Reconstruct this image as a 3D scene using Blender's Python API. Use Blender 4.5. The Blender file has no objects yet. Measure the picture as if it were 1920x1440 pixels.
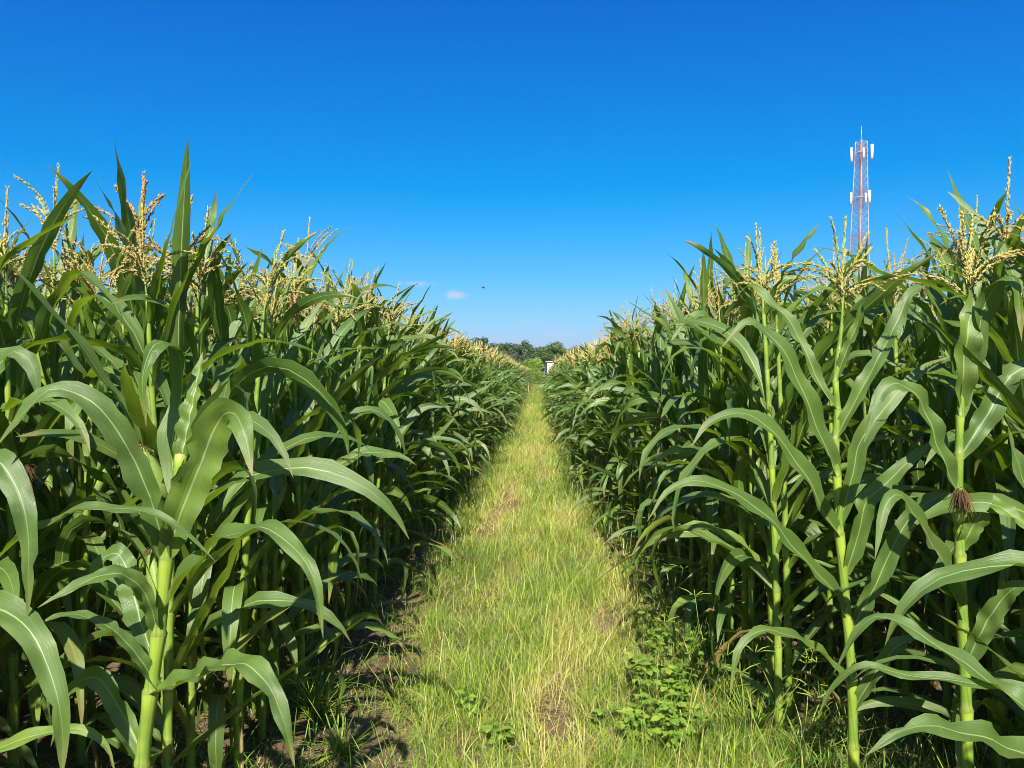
import bpy, math, numpy as np
R = math.radians
rng = np.random.default_rng(11)
scene = bpy.context.scene
COL = scene.collection

# ------------------------------------------------------------------ camera
EYE, F = 1.5, 1442.0
YAW, PITCH = math.atan(50 / F), math.atan(20 / F)
cam_d = bpy.data.cameras.new('camera')
cam_d.sensor_width = 36
cam_d.lens = 36 * F / 1920
cam_d.clip_start = 0.05
cam_d.clip_end = 6000
cam = bpy.data.objects.new('camera', cam_d)
COL.objects.link(cam)
cam.location = (0, 0, EYE)
cam.rotation_euler = (math.pi / 2 - PITCH, 0, YAW)
scene.camera = cam
_cy, _sy, _cp, _sp = math.cos(YAW), math.sin(YAW), math.cos(PITCH), math.sin(PITCH)


def P(px, py, d):
    """world point at distance d along the path that the photograph shows at px, py"""
    x, z, y = (px - 960) / F, -(py - 720) / F, 1.0
    y, z = y * _cp + z * _sp, -y * _sp + z * _cp
    x, y = x * _cy - y * _sy, x * _sy + y * _cy
    k = d / y
    return np.array((x * k, d, EYE + z * k))


def to_px(x, y, z):
    X, Y = x * _cy + y * _sy, -x * _sy + y * _cy
    Z = z - EYE
    Y2, Z2 = Y * _cp - Z * _sp, Y * _sp + Z * _cp
    return 960 + F * X / Y2, 720 - F * Z2 / Y2


# ------------------------------------------------------------------ materials
def new_mat(name):
    m = bpy.data.materials.new(name)
    m.use_nodes = True
    nt = m.node_tree
    nt.nodes.clear()
    return m, nt


class NT:
    def __init__(s, nt):
        s.nt = nt

    def n(s, t, **kw):
        nd = s.nt.nodes.new(t)
        for k, v in kw.items():
            setattr(nd, k, v)
        return nd

    def link(s, a, b):
        s.nt.links.new(a, b)

    def val(s, sock, v):
        if isinstance(v, bpy.types.NodeSocket):
            s.link(v, sock)
        else:
            sock.default_value = v

    def math(s, op, a, b=0.0, c=0.0, clamp=False):
        nd = s.n('ShaderNodeMath', operation=op, use_clamp=clamp)
        s.val(nd.inputs[0], a)
        s.val(nd.inputs[1], b)
        if len(nd.inputs) > 2:
            s.val(nd.inputs[2], c)
        return nd.outputs[0]

    def mix(s, f, a, b, blend='MIX'):
        nd = s.n('ShaderNodeMix', data_type='RGBA', blend_type=blend)
        s.val(nd.inputs[0], f)
        for sock, v in ((nd.inputs[6], a), (nd.inputs[7], b)):
            if isinstance(v, (tuple, list)):
                sock.default_value = (*v[:3], 1)
            else:
                s.link(v, sock)
        return nd.outputs[2]

    def rng(s, v, a, b, lo=0.0, hi=1.0):
        nd = s.n('ShaderNodeMapRange', clamp=True, interpolation_type='SMOOTHSTEP')
        s.val(nd.inputs[0], v)
        nd.inputs[1].default_value = a
        nd.inputs[2].default_value = b
        nd.inputs[3].default_value = lo
        nd.inputs[4].default_value = hi
        return nd.outputs[0]

    def ramp(s, v, stops):
        nd = s.n('ShaderNodeValToRGB')
        s.val(nd.inputs[0], v)
        el = nd.color_ramp.elements
        while len(el) < len(stops):
            el.new(0.5)
        for e, (p, c) in zip(el, stops):
            e.position = p
            e.color = (*c, 1)
        return nd.outputs[0]

    def noise(s, scale, detail=3, vec=None, rough=0.55, w=None):
        nd = s.n('ShaderNodeTexNoise')
        nd.inputs['Scale'].default_value = scale
        nd.inputs['Detail'].default_value = detail
        nd.inputs['Roughness'].default_value = rough
        if vec is not None:
            s.link(vec, nd.inputs['Vector'])
        return nd.outputs[0]

    def attr(s):
        a = s.n('ShaderNodeAttribute', attribute_name='luv')
        x = s.n('ShaderNodeSeparateXYZ')
        s.link(a.outputs['Vector'], x.inputs[0])
        return x.outputs[0], x.outputs[1], x.outputs[2]

    def bump(s, h, strength=0.3, dist=0.01):
        b = s.n('ShaderNodeBump')
        b.inputs['Strength'].default_value = strength
        b.inputs['Distance'].default_value = dist
        s.link(h, b.inputs['Height'])
        return b.outputs[0]

    def out(s, sh):
        o = s.n('ShaderNodeOutputMaterial')
        s.link(sh, o.inputs['Surface'])

    def bsdf(s, col, rough=0.5, spec=0.4, normal=None, metal=0.0):
        b = s.n('ShaderNodeBsdfPrincipled')
        s.val(b.inputs['Base Color'], (*col, 1) if isinstance(col, tuple) else col)
        s.val(b.inputs['Roughness'], rough)
        s.val(b.inputs['Specular IOR Level'], spec)
        b.inputs['Metallic'].default_value = metal
        if normal is not None:
            s.link(normal, b.inputs['Normal'])
        return b.outputs[0]

    def leafy(s, col, tcol, f, rough=0.5, spec=0.4, normal=None):
        p = s.bsdf(col, rough, spec, normal)
        t = s.n('ShaderNodeBsdfTranslucent')
        s.val(t.inputs['Color'], (*tcol, 1) if isinstance(tcol, tuple) else tcol)
        if normal is not None:
            s.link(normal, t.inputs['Normal'])
        m = s.n('ShaderNodeMixShader')
        s.val(m.inputs[0], f)
        s.link(p, m.inputs[1])
        s.link(t.outputs[0], m.inputs[2])
        return m.outputs[0]


MAT = {}


def corn_leaf_mat():
    m, nt = new_mat('corn_leaf')
    g = NT(nt)
    u, v, r = g.attr()
    pos = g.n('ShaderNodeNewGeometry')
    d = g.math('ABSOLUTE', g.math('SUBTRACT', u, 0.5))
    rib = g.rng(d, 0.010, 0.038, 1, 0)
    ribfade = g.rng(v, 0.55, 1.0, 1, 0.25)
    rib = g.math('MULTIPLY', rib, ribfade)
    # parallel veins
    cx = g.n('ShaderNodeCombineXYZ')
    g.link(g.math('MULTIPLY', u, 38), cx.inputs[0])
    g.link(g.math('MULTIPLY', v, 2.2), cx.inputs[1])
    g.link(g.math('MULTIPLY', r, 37), cx.inputs[2])
    veins = g.rng(g.noise(1.0, 3, cx.outputs[0], .6), .3, .7, -1, 1)
    base = g.ramp(r, [(0.0, (0.032, 0.076, 0.012)), (0.35, (0.066, 0.130, 0.014)), (0.7, (0.110, 0.185, 0.016)),
                      (0.95, (0.195, 0.285, 0.020))])
    blot = g.noise(14, 3, pos.outputs['Position'])
    base = g.mix(g.rng(blot, 0.35, 0.7, 0, 0.45), base, (0.095, 0.165, 0.020))
    base = g.mix(g.rng(g.noise(5, 2, pos.outputs['Position']), .45, .62, 0, .55), base, (0.030, 0.068, 0.012))
    base = g.mix(g.math('MULTIPLY', g.rng(veins, -1, 1, 0, 0.42), 1.0), base, (0.120, 0.205, 0.045))
    # pale collar at the base, dry tips and edges, a few blemishes
    col = g.mix(g.rng(v, 0.0, 0.10, 0.75, 0), base, (0.20, 0.27, 0.04))
    col = g.mix(g.math('MULTIPLY', rib, 0.8), col, (0.36, 0.44, 0.19))
    edge = g.rng(d, 0.475, 0.5, 0, 0.35)
    col = g.mix(edge, col, (0.22, 0.26, 0.10))
    dry = g.math('MULTIPLY', g.rng(g.math('ADD', v, g.math('MULTIPLY', g.math('SUBTRACT', blot, .5), .25)), 0.88, .97, 0, 1), g.rng(r, 0.25, 0.8, 0.2, 1))
    col = g.mix(dry, col, (0.30, 0.22, 0.08))
    sp = g.noise(140, 2, pos.outputs['Position'])
    col = g.mix(g.rng(sp, 0.66, 0.72, 0, 0.6), col, (0.25, 0.24, 0.10))
    # wilted leaves: attribute above 1
    col = g.mix(g.rng(r, 1.05, 1.2, 0, 1), col, g.mix(g.noise(20, 3, pos.outputs['Position']), (0.22, 0.13, 0.05), (0.40, 0.28, 0.12)))
    back = pos.outputs['Backfacing']
    under = g.mix(0.35, col, (0.13, 0.20, 0.06))
    col2 = g.mix(back, col, under)
    tcol = g.mix(0.45, g.mix(0.5, col, (0.30, 0.46, 0.012)), (0.28, 0.42, 0.010))
    bh = g.math('ADD', g.math('MULTIPLY', veins, 0.5), g.math('MULTIPLY', blot, 1.2))
    nrm = g.bump(bh, 0.22, 0.004)
    rough = g.math('ADD', g.math('MULTIPLY', blot, 0.22), g.math('MULTIPLY', back, 0.15))
    rough = g.math('ADD', rough, 0.19)
    sh = g.leafy(col2, tcol, g.math('SUBTRACT', 0.37, g.math('MULTIPLY', rib, 0.2)), rough, 0.6, nrm)
    g.out(sh)
    return m


def stalk_mat():
    m, nt = new_mat('corn_stalk')
    g = NT(nt)
    u, v, r = g.attr()
    pos = g.n('ShaderNodeNewGeometry').outputs['Position']
    col = g.ramp(v, [(0.0, (0.24, 0.30, 0.05)), (0.12, (0.14, 0.235, 0.030)), (0.5, (0.20, 0.31, 0.032)), (0.92, (0.32, 0.42, 0.05)),
                     (1.0, (0.34, 0.36, 0.10))])
    st = g.math('SINE', g.math('MULTIPLY', u, 70))
    col = g.mix(g.rng(st, -1, 1, 0, 0.16), col, (0.16, 0.26, 0.03))
    col = g.mix(g.rng(v, .012, .05, .55, 0), col, (0.16, 0.17, 0.05))
    seam = g.math('ABSOLUTE', g.math('SUBTRACT', u, g.math('ADD', .48, g.math('MULTIPLY', v, .22))))
    col = g.mix(g.rng(seam, .008, .03, .6, 0), col, (0.07, 0.12, 0.02))
    nz = g.noise(22, 3, pos)
    col = g.mix(g.rng(g.noise(7, 4, pos), .4, .65, 0, .55), col, (0.10, 0.18, 0.03))
    col = g.mix(g.rng(nz, 0.45, 0.75, 0, 0.45), col, (0.30, 0.33, 0.08))
    col = g.mix(g.rng(r, 0.8, 1.0, 0, 0.5), col, (0.26, 0.17, 0.07))
    g.out(g.leafy(col, (0.35, 0.5, 0.03), 0.12, 0.42, 0.4, g.bump(st, 0.06, 0.002)))
    return m


def simple_leafy(name, stops, tcol, f, rough=0.6, spec=0.25, nscale=9.0, amt=0.4, alt=(0.2, 0.2, 0.08), vdark=None):
    m, nt = new_mat(name)
    g = NT(nt)
    u, v, r = g.attr()
    pos = g.n('ShaderNodeNewGeometry').outputs['Position']
    col = g.ramp(r, stops)
    col = g.mix(g.rng(g.noise(nscale, 3, pos), 0.4, 0.7, 0, amt), col, alt)
    t = g.mix(0.5, col, tcol)
    g.out(g.leafy(col, t, f, rough, spec))
    return m


def grass_mat():
    m, nt = new_mat('grass_blade')
    g = NT(nt)
    u, v, r = g.attr()      # u: kind 0 green .. 1 straw, v: along the blade, r: random
    pos = g.n('ShaderNodeNewGeometry').outputs['Position']
    col = g.ramp(u, [(0.0, (0.045, 0.125, 0.020)), (0.3, (0.150, 0.290, 0.028)), (0.55, (0.285, 0.405, 0.042)), (0.72, (0.52, 0.50, 0.12)),
                     (0.86, (0.66, 0.55, 0.26)), (1.0, (0.64, 0.40, 0.19))])
    col = g.mix(g.math('MULTIPLY', r, 0.35), col, (0.30, 0.33, 0.07))
    col = g.mix(g.math('MULTIPLY', g.rng(v, 0.6, 1.0, 0, 0.5), r), col, (0.44, 0.38, 0.14))
    t = g.mix(0.5, col, (0.34, 0.42, 0.05))
    g.out(g.leafy(col, t, 0.32, 0.5, 0.3))
    return m


def soil_mat():
    m, nt = new_mat('soil')
    g = NT(nt)
    pos = g.n('ShaderNodeNewGeometry').outputs['Position']
    xyz = g.n('ShaderNodeSeparateXYZ')
    g.link(pos, xyz.inputs[0])
    n1, n2, n3 = g.noise(1.7, 5, pos), g.noise(16, 6, pos, 0.65), g.noise(90, 4, pos, 0.7)
    col = g.mix(g.rng(n1, 0.35, 0.65), (0.115, 0.080, 0.043), (0.205, 0.150, 0.088))
    col = g.mix(g.rng(n2, 0.3, 0.75, 0, 0.7), col, (0.200, 0.150, 0.090))
    col = g.mix(g.rng(n3, 0.50, 0.75, 0, 0.6), col, (0.060, 0.042, 0.024))
    vo = g.n('ShaderNodeTexVoronoi', feature='F1')
    vo.inputs['Scale'].default_value = 55
    g.link(pos, vo.inputs['Vector'])
    col = g.mix(g.rng(vo.outputs['Distance'], 0.0, 0.22, 0.4, 0), col, (0.33, 0.27, 0.18))
    # beyond the field the land is grassed over
    far = g.rng(xyz.outputs[1], 92, 99)
    gcol = g.mix(g.rng(g.noise(0.25, 4, pos), 0.35, 0.65), (0.07, 0.11, 0.025), (0.16, 0.18, 0.05))
    col = g.mix(far, col, gcol)
    h = g.math('ADD', g.math('MULTIPLY', n2, 1.0), g.math('MULTIPLY', n3, 0.6))
    g.out(g.bsdf(col, 0.95, 0.1, g.bump(h, 0.9, 0.03)))
    return m


def noise_mat(name, a, b, scale, rough=0.7, spec=0.3, bump=0.2, dist=0.01, metal=0.0, stretch=None):
    m, nt = new_mat(name)
    g = NT(nt)
    pos = g.n('ShaderNodeNewGeometry').outputs['Position']
    if stretch:
        mp = g.n('ShaderNodeMapping')
        mp.inputs['Scale'].default_value = stretch
        g.link(pos, mp.inputs[0])
        pos = mp.outputs[0]
    n = g.noise(scale, 5, pos, 0.6)
    col = g.mix(g.rng(n, 0.3, 0.7), a, b)
    g.out(g.bsdf(col, rough, spec, g.bump(n, bump, dist), metal))
    return m


def tower_mat():
    m, nt = new_mat('tower_paint')
    g = NT(nt)
    pos = g.n('ShaderNodeNewGeometry').outputs['Position']
    xyz = g.n('ShaderNodeSeparateXYZ')
    g.link(pos, xyz.inputs[0])
    s = g.math('SINE', g.math('MULTIPLY', g.math('SUBTRACT', xyz.outputs[2], 33.6), math.pi / 3.1))
    band = g.rng(s, -0.02, 0.02)
    nz = g.noise(3, 3, pos)
    red = g.mix(nz, (0.32, 0.15, 0.13), (0.40, 0.24, 0.21))
    wht = g.mix(nz, (0.26, 0.28, 0.34), (0.34, 0.36, 0.41))
    g.out(g.bsdf(g.mix(band, red, wht), 0.45, 0.4))
    return m


MAT['leaf'] = corn_leaf_mat()
MAT['stalk'] = stalk_mat()
MAT['tassel'] = simple_leafy('corn_tassel', [(0.0, (0.40, 0.44, 0.10)), (0.4, (0.54, 0.46, 0.16)), (0.75, (0.52, 0.38, 0.13)), (1.0, (0.42, 0.22, 0.10))],
                             (0.60, 0.50, 0.18), 0.25, 0.7, 0.2, 60, 0.35, (0.48, 0.32, 0.18))
MAT['husk'] = simple_leafy('corn_husk', [(0, (0.13, 0.22, 0.04)), (1, (0.21, 0.30, 0.06))], (0.3, 0.42, 0.05), 0.15, 0.5, 0.3, 40, 0.4, (0.27, 0.32, 0.1))
MAT['silk'] = simple_leafy('corn_silk', [(0, (0.10, 0.05, 0.025)), (1, (0.19, 0.11, 0.05))], (0.3, 0.15, 0.06), 0.2, 0.7, 0.2, 60, 0.4, (0.09, 0.03, 0.02))
MAT['grass'] = grass_mat()
MAT['soil'] = soil_mat()
MAT['weed'] = simple_leafy('weed_leaf', [(0, (0.10, 0.21, 0.025)), (0.6, (0.17, 0.29, 0.035)), (1, (0.27, 0.35, 0.05))], (0.36, 0.46, 0.05), 0.3, 0.5, 0.35, 30, 0.3, (0.25, 0.3, 0.06))
MAT['tree_dark'] = simple_leafy('tree_foliage_dark', [(0, (0.040, 0.070, 0.030)), (0.6, (0.080, 0.120, 0.046)), (1, (0.140, 0.175, 0.070))], (0.12, 0.17, 0.04), 0.25, 0.6, 0.3, 0.8, 0.4, (0.07, 0.10, 0.045))
MAT['tree_mango'] = simple_leafy('tree_foliage_green', [(0, (0.045, 0.085, 0.018)), (0.6, (0.100, 0.160, 0.026)), (1, (0.200, 0.230, 0.050))], (0.16, 0.24, 0.03), 0.25, 0.5, 0.35, 0.9, 0.4, (0.13, 0.15, 0.035))
MAT['tree_lime'] = simple_leafy('tree_foliage_lime', [(0, (0.10, 0.19, 0.02)), (0.6, (0.19, 0.29, 0.03)), (1, (0.30, 0.37, 0.05))], (0.35, 0.45, 0.04), 0.3, 0.5, 0.35, 0.9, 0.3, (0.15, 0.25, 0.03))
MAT['bark'] = noise_mat('bark', (0.09, 0.065, 0.045), (0.20, 0.16, 0.12), 6, 0.9, 0.1, 0.8, 0.03, stretch=(1, 1, 0.25))
MAT['plaster'] = noise_mat('shed_plaster', (0.66, 0.66, 0.67), (0.80, 0.80, 0.80), 1.4, 0.85, 0.2, 0.3, 0.01)
MAT['roof'] = noise_mat('shed_roof', (0.55, 0.54, 0.55), (0.70, 0.68, 0.68), 2.2, 0.6, 0.3, 0.2, 0.01)
MAT['post'] = noise_mat('dark_post', (0.010, 0.013, 0.017), (0.022, 0.027, 0.033), 5, 0.6, 0.3, 0.2)
MAT['wood'] = noise_mat('stake_wood', (0.40, 0.25, 0.13), (0.56, 0.38, 0.22), 12, 0.8, 0.2, 0.5, 0.01, stretch=(1, 1, 0.1))
MAT['tower'] = tower_mat()
MAT['cable'] = noise_mat('tower_cables', (0.20, 0.09, 0.08), (0.30, 0.16, 0.14), 4, 0.7, 0.3, 0.1)
MAT['panel'] = noise_mat('antenna_white', (0.72, 0.73, 0.74), (0.84, 0.84, 0.83), 3, 0.5, 0.4, 0.1)
MAT['steel'] = noise_mat('galvanised_steel', (0.30, 0.32, 0.36), (0.46, 0.48, 0.52), 5, 0.45, 0.5, 0.1, metal=0.3)
MAT['bird'] = noise_mat('bird_feather', (0.03, 0.03, 0.035), (0.07, 0.065, 0.06), 30, 0.8, 0.2, 0.2)
MAT['dry'] = simple_leafy('dry_leaf', [(0, (0.30, 0.17, 0.07)), (1, (0.46, 0.32, 0.15))], (0.5, 0.3, 0.1), 0.2, 0.7, 0.2, 30, 0.4, (0.22, 0.12, 0.06))


# ------------------------------------------------------------------ mesh helpers
def make_obj(name, V, faces, mat, luv=None, parent=None, smooth=True):
    """faces: list of int arrays (n,3) or (n,4)"""
    me = bpy.data.meshes.new(name)
    V = np.ascontiguousarray(V, dtype=np.float32).reshape(-1, 3)
    faces = [np.asarray(f, dtype=np.int32) for f in faces if len(f)]
    tot = np.concatenate([np.full(len(f), f.shape[1], np.int32) for f in faces])
    idx = np.concatenate([f.ravel() for f in faces])
    me.vertices.add(len(V))
    me.vertices.foreach_set('co', V.ravel())
    me.loops.add(len(idx))
    me.loops.foreach_set('vertex_index', idx)
    me.polygons.add(len(tot))
    me.polygons.foreach_set('loop_start', np.concatenate(([0], np.cumsum(tot)[:-1])).astype(np.int32))
    me.polygons.foreach_set('loop_total', tot)
    if smooth:
        me.polygons.foreach_set('use_smooth', np.ones(len(tot), dtype=bool))
    if luv is not None:
        a = me.attributes.new('luv', 'FLOAT_VECTOR', 'POINT')
        a.data.foreach_set('vector', np.ascontiguousarray(luv, dtype=np.float32).ravel())
    me.update(calc_edges=True)
    me.materials.append(MAT[mat] if isinstance(mat, str) else mat)
    o = bpy.data.objects.new(name, me)
    COL.objects.link(o)
    if parent is not None:
        o.parent = parent
    return o


def tag(o, label=None, cat=None, group=None, kind=None):
    if label:
        o['label'] = label
    if cat:
        o['category'] = cat
    if group:
        o['group'] = group
    if kind:
        o['kind'] = kind
    return o


def empty(name, loc):
    o = bpy.data.objects.new(name, None)
    o.empty_display_size = 0.1
    o.location = loc
    COL.objects.link(o)
    return o


def grid_faces(nr, nc, closed=False):
    i, j = np.meshgrid(np.arange(nr - 1), np.arange(nc if closed else nc - 1), indexing='ij')
    j2 = (j + 1) % nc
    return np.stack([i * nc + j, i * nc + j2, (i + 1) * nc + j2, (i + 1) * nc + j], -1).reshape(-1, 4)


def rep_faces(f, m, nv):
    return (f[None] + (np.arange(m) * nv)[:, None, None]).reshape(-1, f.shape[1])


def unit(a):
    return a / np.maximum(np.linalg.norm(a, axis=-1, keepdims=True), 1e-9)


class MB:
    """collects pieces into one mesh"""
    def __init__(s):
        s.v, s.f, s.a, s.n = [], [], [], 0

    def add(s, V, F, A=None):
        V = np.asarray(V, dtype=float).reshape(-1, 3)
        s.v.append(V)
        for f in (F if isinstance(F, list) else [F]):
            s.f.append(np.asarray(f) + s.n)
        s.a.append(np.zeros_like(V) if A is None else np.asarray(A, dtype=float).reshape(-1, 3))
        s.n += len(V)

    def box(s, c, size, rz=0.0):
        c = np.asarray(c, dtype=float)
        q = np.array([[x, y, z] for x in (-.5, .5) for y in (-.5, .5) for z in (-.5, .5)]) * np.asarray(size)
        ca, sa = math.cos(rz), math.sin(rz)
        q = np.stack([q[:, 0] * ca - q[:, 1] * sa, q[:, 0] * sa + q[:, 1] * ca, q[:, 2]], -1) + c
        s.add(q, np.array([[0, 1, 3, 2], [4, 6, 7, 5], [0, 4, 5, 1], [2, 3, 7, 6], [0, 2, 6, 4], [1, 5, 7, 3]]))

    def tube(s, pts, rad, ns=6, A=None, cap=True):
        V, f, a = tube_batch(np.asarray(pts, float)[None], np.broadcast_to(np.asarray(rad, float), (1, len(pts))), ns)
        fs = [f]
        if cap:
            n = len(pts)
            fs = [f, np.array([list(range(ns))[::-1]]), np.array([[(n - 1) * ns + k for k in range(ns)]])]
        s.add(V[0], fs, a[0] if A is None else np.broadcast_to(A, a[0].shape))

    def build(s, name, mat, parent=None, smooth=False):
        V = np.concatenate(s.v)
        if parent is not None:
            V = V - np.array(parent.location)
        return make_obj(name, V, s.f, mat, np.concatenate(s.a), parent, smooth)


def tube_batch(C, rad, ns):
    """C (M,n,3) centre lines, rad (M,n) -> V (M,n*ns,3), faces of one, attr (M,n*ns,3)"""
    M, n, _ = C.shape
    T = np.empty_like(C)
    T[:, 1:-1] = C[:, 2:] - C[:, :-2]
    T[:, 0] = C[:, 1] - C[:, 0]
    T[:, -1] = C[:, -1] - C[:, -2]
    T = unit(T)
    ref = np.where(np.abs(T[..., 2:3]) > 0.9, np.array([1.0, 0, 0]), np.array([0, 0, 1.0]))
    ref = np.where(np.abs(T[:, :1, 2:3]) > 0.7, np.array([1.0, 0, 0]), np.array([0, 0, 1.0])) * np.ones_like(T)
    B = unit(np.cross(T, ref))
    N = np.cross(B, T)
    a = np.arange(ns) / ns * 2 * math.pi
    V = C[:, :, None] + rad[:, :, None, None] * (B[:, :, None] * np.cos(a)[None, None, :, None] + N[:, :, None] * np.sin(a)[None, None, :, None])
    A = np.zeros((M, n, ns, 3))
    A[..., 0] = np.arange(ns) / ns
    A[..., 1] = (np.arange(n) / (n - 1))[None, :, None]
    return V.reshape(M, n * ns, 3), grid_faces(n, ns, True), A.reshape(M, n * ns, 3)


WS = np.array([0, .04, .12, .3, .5, .7, .85, .95, 1.0])
WV = np.array([.42, .62, .86, 1.0, .95, .74, .45, .17, .01])


def leaf_surface(C, B, N, W, L, ncr, fold0, fold1, ramp, rk, rph, rnd):
    """ruffled V-folded blades round centre lines C (M,n,3) with side B and normal N"""
    M, n, _ = C.shape
    s = np.linspace(0, 1, n)
    w = np.interp(s, WS, WV)[None] * W[:, None] * 0.5
    j = np.linspace(-1, 1, ncr)
    fold = fold0[:, None] + (fold1 - fold0)[:, None] * np.minimum(1, s * 1.6)[None]
    env = np.sin(np.clip(s * 1.05, 0, 1) * math.pi) ** 0.6
    nick = 1 + .07 * rng.normal(0, 1, (M, n, 2)) * (rng.random((M, n, 2)) < .55)
    tear = (rng.random((M, n, 2)) < .035) & (s > .15)[None, :, None]
    nick = np.where(tear, rng.uniform(.45, .75, (M, n, 2)), nick)
    lat = w[:, :, None] * j * np.cos(fold)[:, :, None] * np.where(j < 0, nick[:, :, :1], nick[:, :, 1:])
    up = w[:, :, None] * np.abs(j) * np.sin(fold)[:, :, None]
    ang = 2 * math.pi * rk[:, None, None] * s[None, :, None] + np.where(j < 0, rph[:, :1, None], rph[:, 1:, None])
    up = up + (ramp * W)[:, None, None] * env[None, :, None] * (np.abs(j) ** 2) * np.sin(ang)
    up = up - (W * 0.022)[:, None, None] * (np.abs(j) < 0.05) * (1 - 0.7 * s)[None, :, None]
    C = C + N * (ramp * W * .35)[:, None, None] * (env * np.sin(2 * math.pi * rk[:, None] * 1.1 * s[None] + rph[:, 1:]))[..., None]
    V = C[:, :, None] + B[:, :, None] * lat[..., None] + N[:, :, None] * up[..., None]
    A = np.empty((M, n, ncr, 3))
    A[..., 0] = (j * 0.5 + 0.5)
    A[..., 1] = s[None, :, None]
    A[..., 2] = rnd[:, None, None]
    return V.reshape(M, n * ncr, 3), A.reshape(M, n * ncr, 3)


def leaf_batch(p, nseg=13, ncr=5):
    """p: dict of arrays (M,...) -> V (M,nv,3), faces of one blade, attr"""
    M = len(p['L'])
    n = nseg + 1
    s = np.linspace(0, 1, n)[None]
    kink = 1 / (1 + np.exp(-(s - p['ks'][:, None]) * 26))
    th = p['th'][:, None] - p['D'][:, None] * s ** p['pw'][:, None] - p['ka'][:, None] * kink
    th = np.maximum(th, R(-100))
    az = p['az'][:, None] + p['aw'][:, None] * s ** 1.5
    T = np.stack([np.cos(th) * np.cos(az), np.cos(th) * np.sin(az), np.sin(th)], -1)
    step = T * (p['L'] / nseg)[:, None, None]
    C = p['p0'][:, None] + np.concatenate([np.zeros((M, 1, 3)), np.cumsum(0.5 * (step[:, 1:] + step[:, :-1]), 1)], 1)
    B0 = np.stack([-np.sin(az), np.cos(az), np.zeros_like(az)], -1)
    N0 = np.cross(T, B0)
    tw = (p['t0'][:, None] + (p['t1'] - p['t0'])[:, None] * s)[..., None]
    B = B0 * np.cos(tw) + N0 * np.sin(tw)
    N = N0 * np.cos(tw) - B0 * np.sin(tw)
    V, A = leaf_surface(C, B, N, p['W'], p['L'], ncr, p['f0'], p['f1'], p['ra'], p['rk'], p['rp'], p['rnd'])
    return V, grid_faces(n, ncr), A


def spline(pts, n):
    pts = np.asarray(pts, float)
    d = np.concatenate(([0], np.cumsum(np.linalg.norm(np.diff(pts, axis=0), axis=1))))
    k = len(pts)
    q = np.vstack([2 * pts[0] - pts[1], pts, 2 * pts[-1] - pts[-2]])
    out = []
    for t in np.linspace(0, d[-1], n):
        i = min(max(np.searchsorted(d, t, side='right') - 1, 0), k - 2)
        u = (t - d[i]) / (d[i + 1] - d[i])
        a, b, c, e = q[i], q[i + 1], q[i + 2], q[i + 3]
        out.append(0.5 * ((2 * b) + (-a + c) * u + (2 * a - 5 * b + 4 * c - e) * u * u + (-a + 3 * b - 3 * c + e) * u ** 3))
    return np.array(out)


def shaped_leaf(pts, W, nref=(0, -0.55, 0.85), n=30, ncr=7, rnd=0.5, ra=0.17, fold=(0.7, 0.18), roll=0.0):
    C = spline(pts, n)[None]
    T = unit(np.gradient(C[0], axis=0))[None]
    nr = np.asarray(nref, float) * np.ones_like(T)
    B = unit(np.cross(nr, T))
    # smooth the side vector so the blade does not flip
    for i in range(1, n):
        if (B[0, i] * B[0, i - 1]).sum() < 0:
            B[0, i] *= -1
    for _ in range(6):
        B[0, 1:-1] = unit(B[0, :-2] + 2 * B[0, 1:-1] + B[0, 2:])
    N = np.cross(T, B)
    tw = (roll * np.linspace(0, 1, n))[None, :, None]
    B, N = B * np.cos(tw) + N * np.sin(tw), N * np.cos(tw) - B * np.sin(tw)
    L = np.array([np.linalg.norm(np.diff(C[0], axis=0), axis=1).sum()])
    one = np.ones(1)
    V, A = leaf_surface(C, B, N, W * one, L, ncr, fold[0] * one, fold[1] * one, ra * one, rng.uniform(3.5, 6.5, 1), rng.uniform(0, 6.28, (1, 2)), rnd * one)
    return V[0], grid_faces(n, ncr), A[0]


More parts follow.
